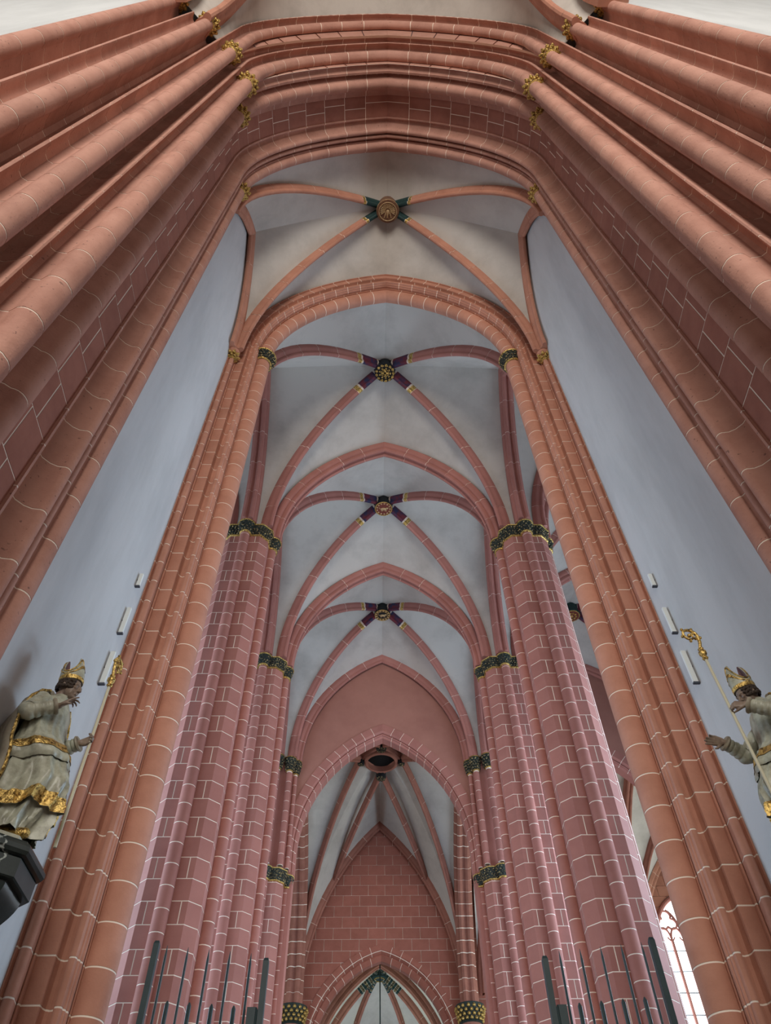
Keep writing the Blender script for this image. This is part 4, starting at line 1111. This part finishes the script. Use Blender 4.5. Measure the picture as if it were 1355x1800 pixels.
def bishop(sgn, base, pose, label):
    t = thing('bishop_statue', label, 'statue', base)
    o = V3(base)
    def W(p): return V3((o.x + sgn*KS*p[0], o.y + KS*p[1], o.z + KS*p[2]))
    def add(mb, name, m, parent=t, sharp=60):
        b = MB(); b.v = [tuple(W(p)) for p in mb.v]; b.f = mb.f; return b.obj(name, m, parent, sharp=sharp)
    # --- figure: head, neck, trunk, limbs and hands in one skin
    b = MB()
    hc, hf, hu = pose['head']
    P = head(b, hc, hf, hu, 1.08)
    capsule(b, (-.02, 0, .75), (-.02, 0, 1.15), .12, .13, 14); capsule(b, (-.02, -.12, 1.18), (-.02, .12, 1.18), .07, .07, 12)
    capsule(b, (0, 0, 1.15), V3(P(-.05, 0, -.15)), .08, .058, 12)
    for q in (-1, 1): capsule(b, (.0, q*.09, .75), (.03, q*.09, .12), .09, .06, 12); capsule(b, (.05, q*.09, .05), (.20 if q < 0 else .14, q*.10, .035), .045, .035, 10)
    for a in pose['arms']:
        capsule(b, a['sh'], a['el'], .05, .042, 10); capsule(b, a['el'], a['wr'], .04, .027, 10)
        hand(b, a['wr'], a['dir'], a['nrm'], a['curl'], 1.0, a.get('thumb', .55), a.get('side', 1))
    me = remesh(b, 'figure', .0065, 2)
    me.transform(Matrix(((sgn*KS, 0, 0, 0), (0, KS, 0, 0), (0, 0, KS, 0), (0, 0, 0, 1))))
    if sgn < 0: me.flip_normals()
    me.materials.append(M['skin']); link(bpy.data.objects.new('figure', me), base, t)
    # --- alb
    zs = [.04 + i*.0225 for i in range(60)]
    b = MB(); b.grid(ring_rows(zs, lambda th, z: robe_pt(th, z) + V3((0, 0, .0 if z > .06 else .012*math.sin(9*th)))), close=True); add(b, 'alb', 'statue')
    # --- tunic over it, ending in a slanting gilded hem
    def hemz(th): return .165 + .085*math.cos(th + .3) + .02*math.sin(5*th)
    def tun(th, u, off): z = hemz(th) + (1.25 - hemz(th))*u; return robe_pt(th, z, off + .030*(1 - u)**2, 1.15, .0)
    b = MB(); b.grid([[tun(2*PI*j/110, i/46, .016) for j in range(110)] for i in range(47)], close=True); tu = add(b, 'tunic', 'statue')
    b = MB(); b.grid([[tun(2*PI*j/110, .002 + .115*i/6, .022 + .004*math.sin(30*PI*j/110)*math.sin(i*2.1)) for j in range(110)] for i in range(7)], close=True); add(b, 'gilded_hem', 'gold', tu)
    # --- gathered overfold at the waist with gilded band
    def fold(th, v): return robe_pt(th, .63 + .22*v + .045*math.cos(th - .5), .040 + .045*math.sin(PI*min(1, v*1.15))**.7, 1.0, .0)
    b = MB(); b.grid([[fold(2*PI*j/96, i/12) for j in range(96)] for i in range(13)], close=True); fo = add(b, 'overfold', 'statue')
    b = MB(); b.grid([[fold(2*PI*j/96, .34 + .36*i/5) + (fold(2*PI*j/96, .34 + .36*i/5) - V3((tab(.8, ROBE)[0], 0, fold(2*PI*j/96, .34 + .36*i/5).z))).normalized()*(.006 + .003*math.sin(j*1.3)*math.sin(i*1.5)) for j in range(96)] for i in range(6)], close=True)
    add(b, 'gilded_band', 'gold', fo)
    # --- cope over back and shoulders
    a0, a1 = pose['cope']
    def cop(u, v, off=0):
        th = math.radians(a0 + (a1 - a0)*u); z = 1.335 - (1.335 - .30)*v
        e = abs(u - .5)*2
        z -= .10*(1 - e)*v
        back = max(0, -math.cos(th))
        ro = .035 + .05*math.sin(PI*min(1, v*1.3)) + .07*v*back + .03*v*math.sin(9*th + 2*v) + off
        p = robe_pt(th, max(z, .05), ro + .03, 1.0, .0); p.x -= .05*v*back
        return p
    rows = [[cop(j/60, i/40) for j in range(61)] for i in range(41)]
    b = MB(); b.grid(rows); b.grid([[cop(j/60, i/40, -.02) for j in range(61)] for i in range(41)][::-1])
    b.grid([rows[-1], [cop(j/60, 1, -.02) for j in range(61)]]); cp = add(b, 'cope', 'cloak')
    b = MB()
    for e in (0, 1): b.tube([cop(e, i/40, .004) for i in range(41)], .014, 6)
    add(b, 'gilded_border', 'gold', cp)
    b = MB(); b.tube([robe_pt(math.radians(a0 + (a1 - a0)*i/30), 1.33 - .0*i, .03, .2, 2.0) for i in range(31)], .026, 8); add(b, 'collar', 'cloak', cp)
    # --- sleeves with creases
    for a in pose['arms']:
        S_, E, Wr = V3(a['sh']), V3(a['el']), V3(a['wr'])
        pts = []; rad = []
        for i in range(46):
            u = i/45
            p = S_.lerp(E, u/.45) if u < .45 else E.lerp(Wr, (u - .45)/.55*.93)
            pts.append(p); r = .088 - .034*u + (.010*math.exp(-((u - .45)/.08)**2))
            r *= 1 + (.055*math.sin(i*1.15) + .03*math.sin(i*2.3 + 1))*(.5 + .7*u)
            rad.append(r)
        for _ in range(4): pts = [pts[0]] + [(pts[i-1] + pts[i]*2 + pts[i+1])/4 for i in range(1, len(pts)-1)] + [pts[-1]]
        b = MB(); b.tube(pts, rad, 18, cap=True); sl = add(b, 'sleeve', 'statue')
        b = MB(); q = pts[-4]; b.tube([q, q.lerp(pts[-1], .5), pts[-1] + (pts[-1] - q)*.1], [rad[-4] + .01, rad[-2] + .016, rad[-1] + .012], 18); add(b, 'cuff', 'cloak', sl)
    # --- hair fringe and mitre
    u = V3(hu); f = V3(hf).normalized(); u = (u - f*u.dot(f)).normalized(); l = u.cross(f)
    def H(x, y, z): return V3(hc) + f*x + l*y + u*z
    b = MB(); rnd = random.Random(5)
    for k in range(46):
        a = PI*(.24 + 1.52*k/45)
        for r_ in range(3):
            p = H(-.012 + .100*math.cos(a), .079*math.sin(a), .040 - .030*r_ + rnd.uniform(-.008, .008)); b.ball(p, .017, 6, 4)
    add(b, 'hair', 'hair')
    def mit(th, v, off=0):
        pk = abs(math.cos(th))**2.0
        h = .08 + .20*pk
        r = 1 + .16*math.sin(PI*min(1, v*.8)) - .12*v*v*pk
        ln = .05*v*v*pk*(1 if math.cos(th) > 0 else -1)*0
        rx = (.104*r + off); ry = (.084*r + off)*(1 - .35*v*pk)
        return H(-.014 + rx*math.cos(th) - .34*h*v - .045*v*v*pk*math.cos(th), ry*math.sin(th), .052 + .02*math.cos(th) + h*v)
    n = 64
    outr = [[mit(2*PI*j/n, i/14) for j in range(n)] for i in range(15)]
    inr = [[mit(2*PI*j/n, i/14, -.010) for j in range(n)] for i in range(15)]
    b = MB(); b.grid(outr, close=True); b.grid([outr[-1], inr[-1]], close=True); mi = add(b, 'mitre', 'statue')
    b = MB(); b.grid(inr, close=True); add(b, 'mitre_lining', 'innermitre', mi)
    b = MB(); b.grid([[mit(2*PI*j/n, .015 + .23*i/4*(.08/(.08 + .20*abs(math.cos(2*PI*j/n))**2.0))*2.0, .005 + .002*math.sin(j*1.7)*(i % 2)) for j in range(n)] for i in range(5)], close=True)
    b.tube([mit(2*PI*j/n, .93, .004) for j in range(n + 1)], .0075, 6, False)
    b.grid([[mit(2*PI*j/n, .55 + .13*i/3, .004 + .003*math.sin(j*2.1)) for j in range(n)] for i in range(4)], close=True)
    add(b, 'gilded_trim', 'gold', mi)
    # --- shoes
    for q, x1 in ((-1, .22), (1, .16)):
        b = MB(); capsule(b, (.03, q*.10, .045), (x1, q*.11, .035), .052, .040, 12); add(b, 'shoe', 'gold')
    return t
def crosier(name, label, sgn, base, foot, head_pt, facing, crook_axis):
    """staff with gilded knop and leafy crook"""
    o = V3(base)
    def W(p): return V3((o.x + sgn*KS*p[0], o.y + KS*p[1], o.z + KS*p[2]))
    f, h = W(foot), W(head_pt); d = (h - f).normalized()
    t = thing(name, label, 'crosier', f)
    b = MB(); b.tube([f, f.lerp(h, .5), h], .0145, 10); b.obj('staff', 'staff', t)
    b = MB(); path = []; rad = []
    for q, r in ((0, .02), (.02, .032), (.035, .02), (.05, .026), (.075, .040), (.10, .040), (.125, .022), (.14, .030), (.155, .018)): path.append(h + d*q); rad.append(r)
    b.tube(path, rad, 12); b.obj('knop', 'gold', t)
    ax = V3(crook_axis); ax = (ax - d*ax.dot(d)).normalized()
    b = MB(); pts = []; rad = []
    s0 = h + d*.15
    for i in range(8): pts.append(s0 + d*.012*i - ax*.004*i); rad.append(.017)
    c = s0 + d*.165 + ax*.055
    for i in range(34):
        a = PI*1.12 - i*.235; r = .092*(1 - i/46)
        pts.append(c + ax*r*math.cos(a) + d*r*math.sin(a)); rad.append(.018*(1 - i/60))
    b.tube(pts, rad, 8)
    for i in range(9, 40, 5):
        a = PI*1.12 - (i - 8)*.235; r = .092*(1 - (i - 8)/46) + .024
        p = c + ax*r*math.cos(a) + d*r*math.sin(a); b.ball(p, .017, 6, 4)
    b.ball(c, .022, 8, 5); b.obj('crook', 'gold', t)
    return t
GRIP = [(.75, 1.0, .8)]*4
BL_ = (-3.32, 5.72, 4.695)
bishop(1, BL_, {'head': ((.055, -.005, 1.475), (.97, -.14, -.16), (.05, 0, 1)), 'cope': (70, 252),
    'arms': [{'sh': (-.03, -.18, 1.20), 'el': (-.07, -.30, 1.00), 'wr': (.150, -.235, 1.105), 'dir': (.80, .05, .60), 'nrm': (.35, .5, -.75), 'side': -1, 'thumb': .5,
              'curl': [(.05, .15, .15), (.35, .55, .4), (.55, .7, .5), (.7, .8, .6)]},
             {'sh': (-.01, .17, 1.20), 'el': (.05, .26, .99), 'wr': (.235, .225, 1.06), 'dir': (.93, -.10, .22), 'nrm': (.1, -.95, .1), 'side': 1, 'thumb': .45, 'curl': GRIP}]},
    'robed bishop statue with raised pointing hand, on a black bracket at the left wall')
crosier('crosier', 'slim crosier seen edge-on in the hand of the left bishop statue', 1, BL_, (.345, .20, .09), (.318, .20, 1.66), 1, (.10, 1, 0))
BR_ = (3.38, 5.72, 4.64)
bishop(-1, BR_, {'head': ((.085, -.005, 1.430), (.92, -.12, -.36), (.20, 0, 1)), 'cope': (84, 256),
    'arms': [{'sh': (.0, -.18, 1.20), 'el': (.08, -.31, 1.03), 'wr': (.285, -.22, 1.165), 'dir': (.86, .30, .22), 'nrm': (.05, .9, -.25), 'side': -1, 'thumb': .45, 'curl': GRIP},
             {'sh': (.0, .17, 1.18), 'el': (.19, .27, .985), 'wr': (.385, .21, 1.09), 'dir': (.92, -.12, .10), 'nrm': (.1, -.80, -.50), 'side': 1, 'thumb': .8,
              'curl': [(.05, .12, .1), (.08, .15, .1), (.12, .2, .15), (.2, .25, .2)]}]},
    'stooping bishop statue with open hand, half cut by the right edge')
crosier('crosier', 'crosier with a leafy gilded crook held by the right bishop statue', -1, BR_, (.36, -.145, .20), (.402, -.145, 1.735), -1, (-1, -.15, 0))

# ================================================================ black marble brackets
def bracket(sgn, base, label):
    t = thing('wall_bracket', label, 'bracket', (sgn*WALLX, base[1], base[2] - .85))
    X0 = sgn*WALLX
    def outline(w, d):    # half octagon against the wall
        return [(0, -w), (d*.55, -w), (d, -w*.45), (d, w*.45), (d*.55, w), (0, w)]
    def shell(prof, name, m):
        b = MB(); rows = [[(X0 - sgn*x, base[1] + y, base[2] + z) for x, y in outline(w, d)] for z, w, d in prof]
        b.grid(rows); b.poly(rows[0]); b.poly(rows[-1]); return b.obj(name, m, t, sharp=30)
    shell([(-.075, .36, .58), (-.01, .36, .58), (.0, .345, .565)], 'plinth', 'statue')
    shell([(-.20, .44, .68), (-.19, .46, .705), (-.165, .475, .72), (-.13, .475, .72), (-.105, .46, .705), (-.095, .44, .68), (-.075, .43, .67)], 'top_slab', 'blackstone')
    shell([(-.36, .43, .665), (-.35, .44, .675), (-.21, .44, .675), (-.20, .43, .665)], 'fascia', 'blackstone')
    b = MB(); prof = []
    for i in range(13):
        u = i/12; k = 1 - .72*(1 - math.cos(u*PI*.5))**.9
        prof.append((-.36 - .50*u, .40*k, .62*k))
    b = shell(prof, 'tapered_body', 'blackstone')
    shell([(-.98, .07, .12), (-.95, .12, .19), (-.90, .15, .22), (-.86, .12, .18)], 'drop_knob', 'blackstone')
bracket(-1, BL_, 'black veined marble bracket under the left bishop statue')
bracket(1, BR_, 'black veined marble bracket under the right bishop statue, beyond the frame edge')

# ================================================================ slim white lamp boxes on the wall beside the piers
def lamp(sgn, z0, z1, w, label, group):
    y = 7.14
    t = thing('wall_lamp', label, 'lamp', (sgn*(WALLX - .04), y, z0), group)
    b = MB(); b.box((sgn*(WALLX - .015), y - .018, z0), (sgn*(WALLX - .015 - w), y + .018, z1)); b.obj('lamp_housing', 'lamp', t, sharp=0)
    b = MB(); b.box((sgn*(WALLX), y - .02, z0 - .02), (sgn*(WALLX - .02 - w), y + .02, z0)); b.obj('lower_cap', 'lampgrey', t, sharp=0)
    b = MB(); b.tube([(sgn*WALLX, y, (z0 + z1)/2), (sgn*(WALLX - .03), y, (z0 + z1)/2)], .012, 8); b.obj('bracket', 'lampgrey', t)
for s, lr in ((-1, 'left'), (1, 'right')):
    lamp(s, 7.50, 8.0, .06, 'lowest white lamp box on the %s white wall, beside the pier' % lr, 'wall lamps')
    lamp(s, 8.33, 8.78, .055, 'middle white lamp box on the %s white wall, beside the pier' % lr, 'wall lamps')
    lamp(s, 9.22, 9.46, .05, 'highest white lamp box on the %s white wall, beside the pier' % lr, 'wall lamps')

# ================================================================ iron gate across the nave: only its bar tops reach into view
for s, lr in ((-1, 'left'), (1, 'right')):
    t = thing('iron_gate', 'dark steel gate leaf with spear-tipped bars at the bottom edge, %s of the centre' % lr, 'gate', (s*2.0, 8.1, 0))
    for x, z in ((2.53, 4.96), (1.40, 4.79)):
        b = MB(); b.box((s*x - .028, 8.065, 0), (s*x + .028, 8.135, z - .03))
        b.grid([[(s*x - .028, 8.065, z - .03), (s*x + .028, 8.065, z - .03), (s*x + .028, 8.135, z - .03), (s*x - .028, 8.135, z - .03)], [(s*x - .02, 8.08, z), (s*x + .02, 8.08, z), (s*x + .02, 8.12, z), (s*x - .02, 8.12, z)]], close=True)
        b.poly([(s*x - .02, 8.08, z), (s*x + .02, 8.08, z), (s*x + .02, 8.12, z), (s*x - .02, 8.12, z)])
        b.obj('gate_post', 'steel', t, sharp=20)
    for k in range(5):
        x = 2.42 - k*.215; z = 4.92 - .02*k
        b = MB(); b.tube([(s*x, 8.1, 0), (s*x, 8.1, z - .10), (s*x, 8.1, z)], [.0125, .0125, .002], 8); b.obj('tall_bar', 'steel', t)
        x -= .11; z = 4.42 - .015*k
        b = MB(); b.tube([(s*x, 8.1, 0), (s*x, 8.1, z - .03), (s*x, 8.1, z)], [.021, .021, .006], 8); b.obj('short_bar', 'steel', t)
    x = 1.49; b = MB(); b.box((s*x - .04, 8.06, 0), (s*x + .04, 8.14, 4.35)); b.obj('gate_post', 'steel', t, sharp=0)
    for z in (.3, 3.6): b = MB(); b.box((s*1.36, 8.085, z), (s*2.57, 8.115, z + .05)); b.obj('rail', 'steel', t, sharp=0)
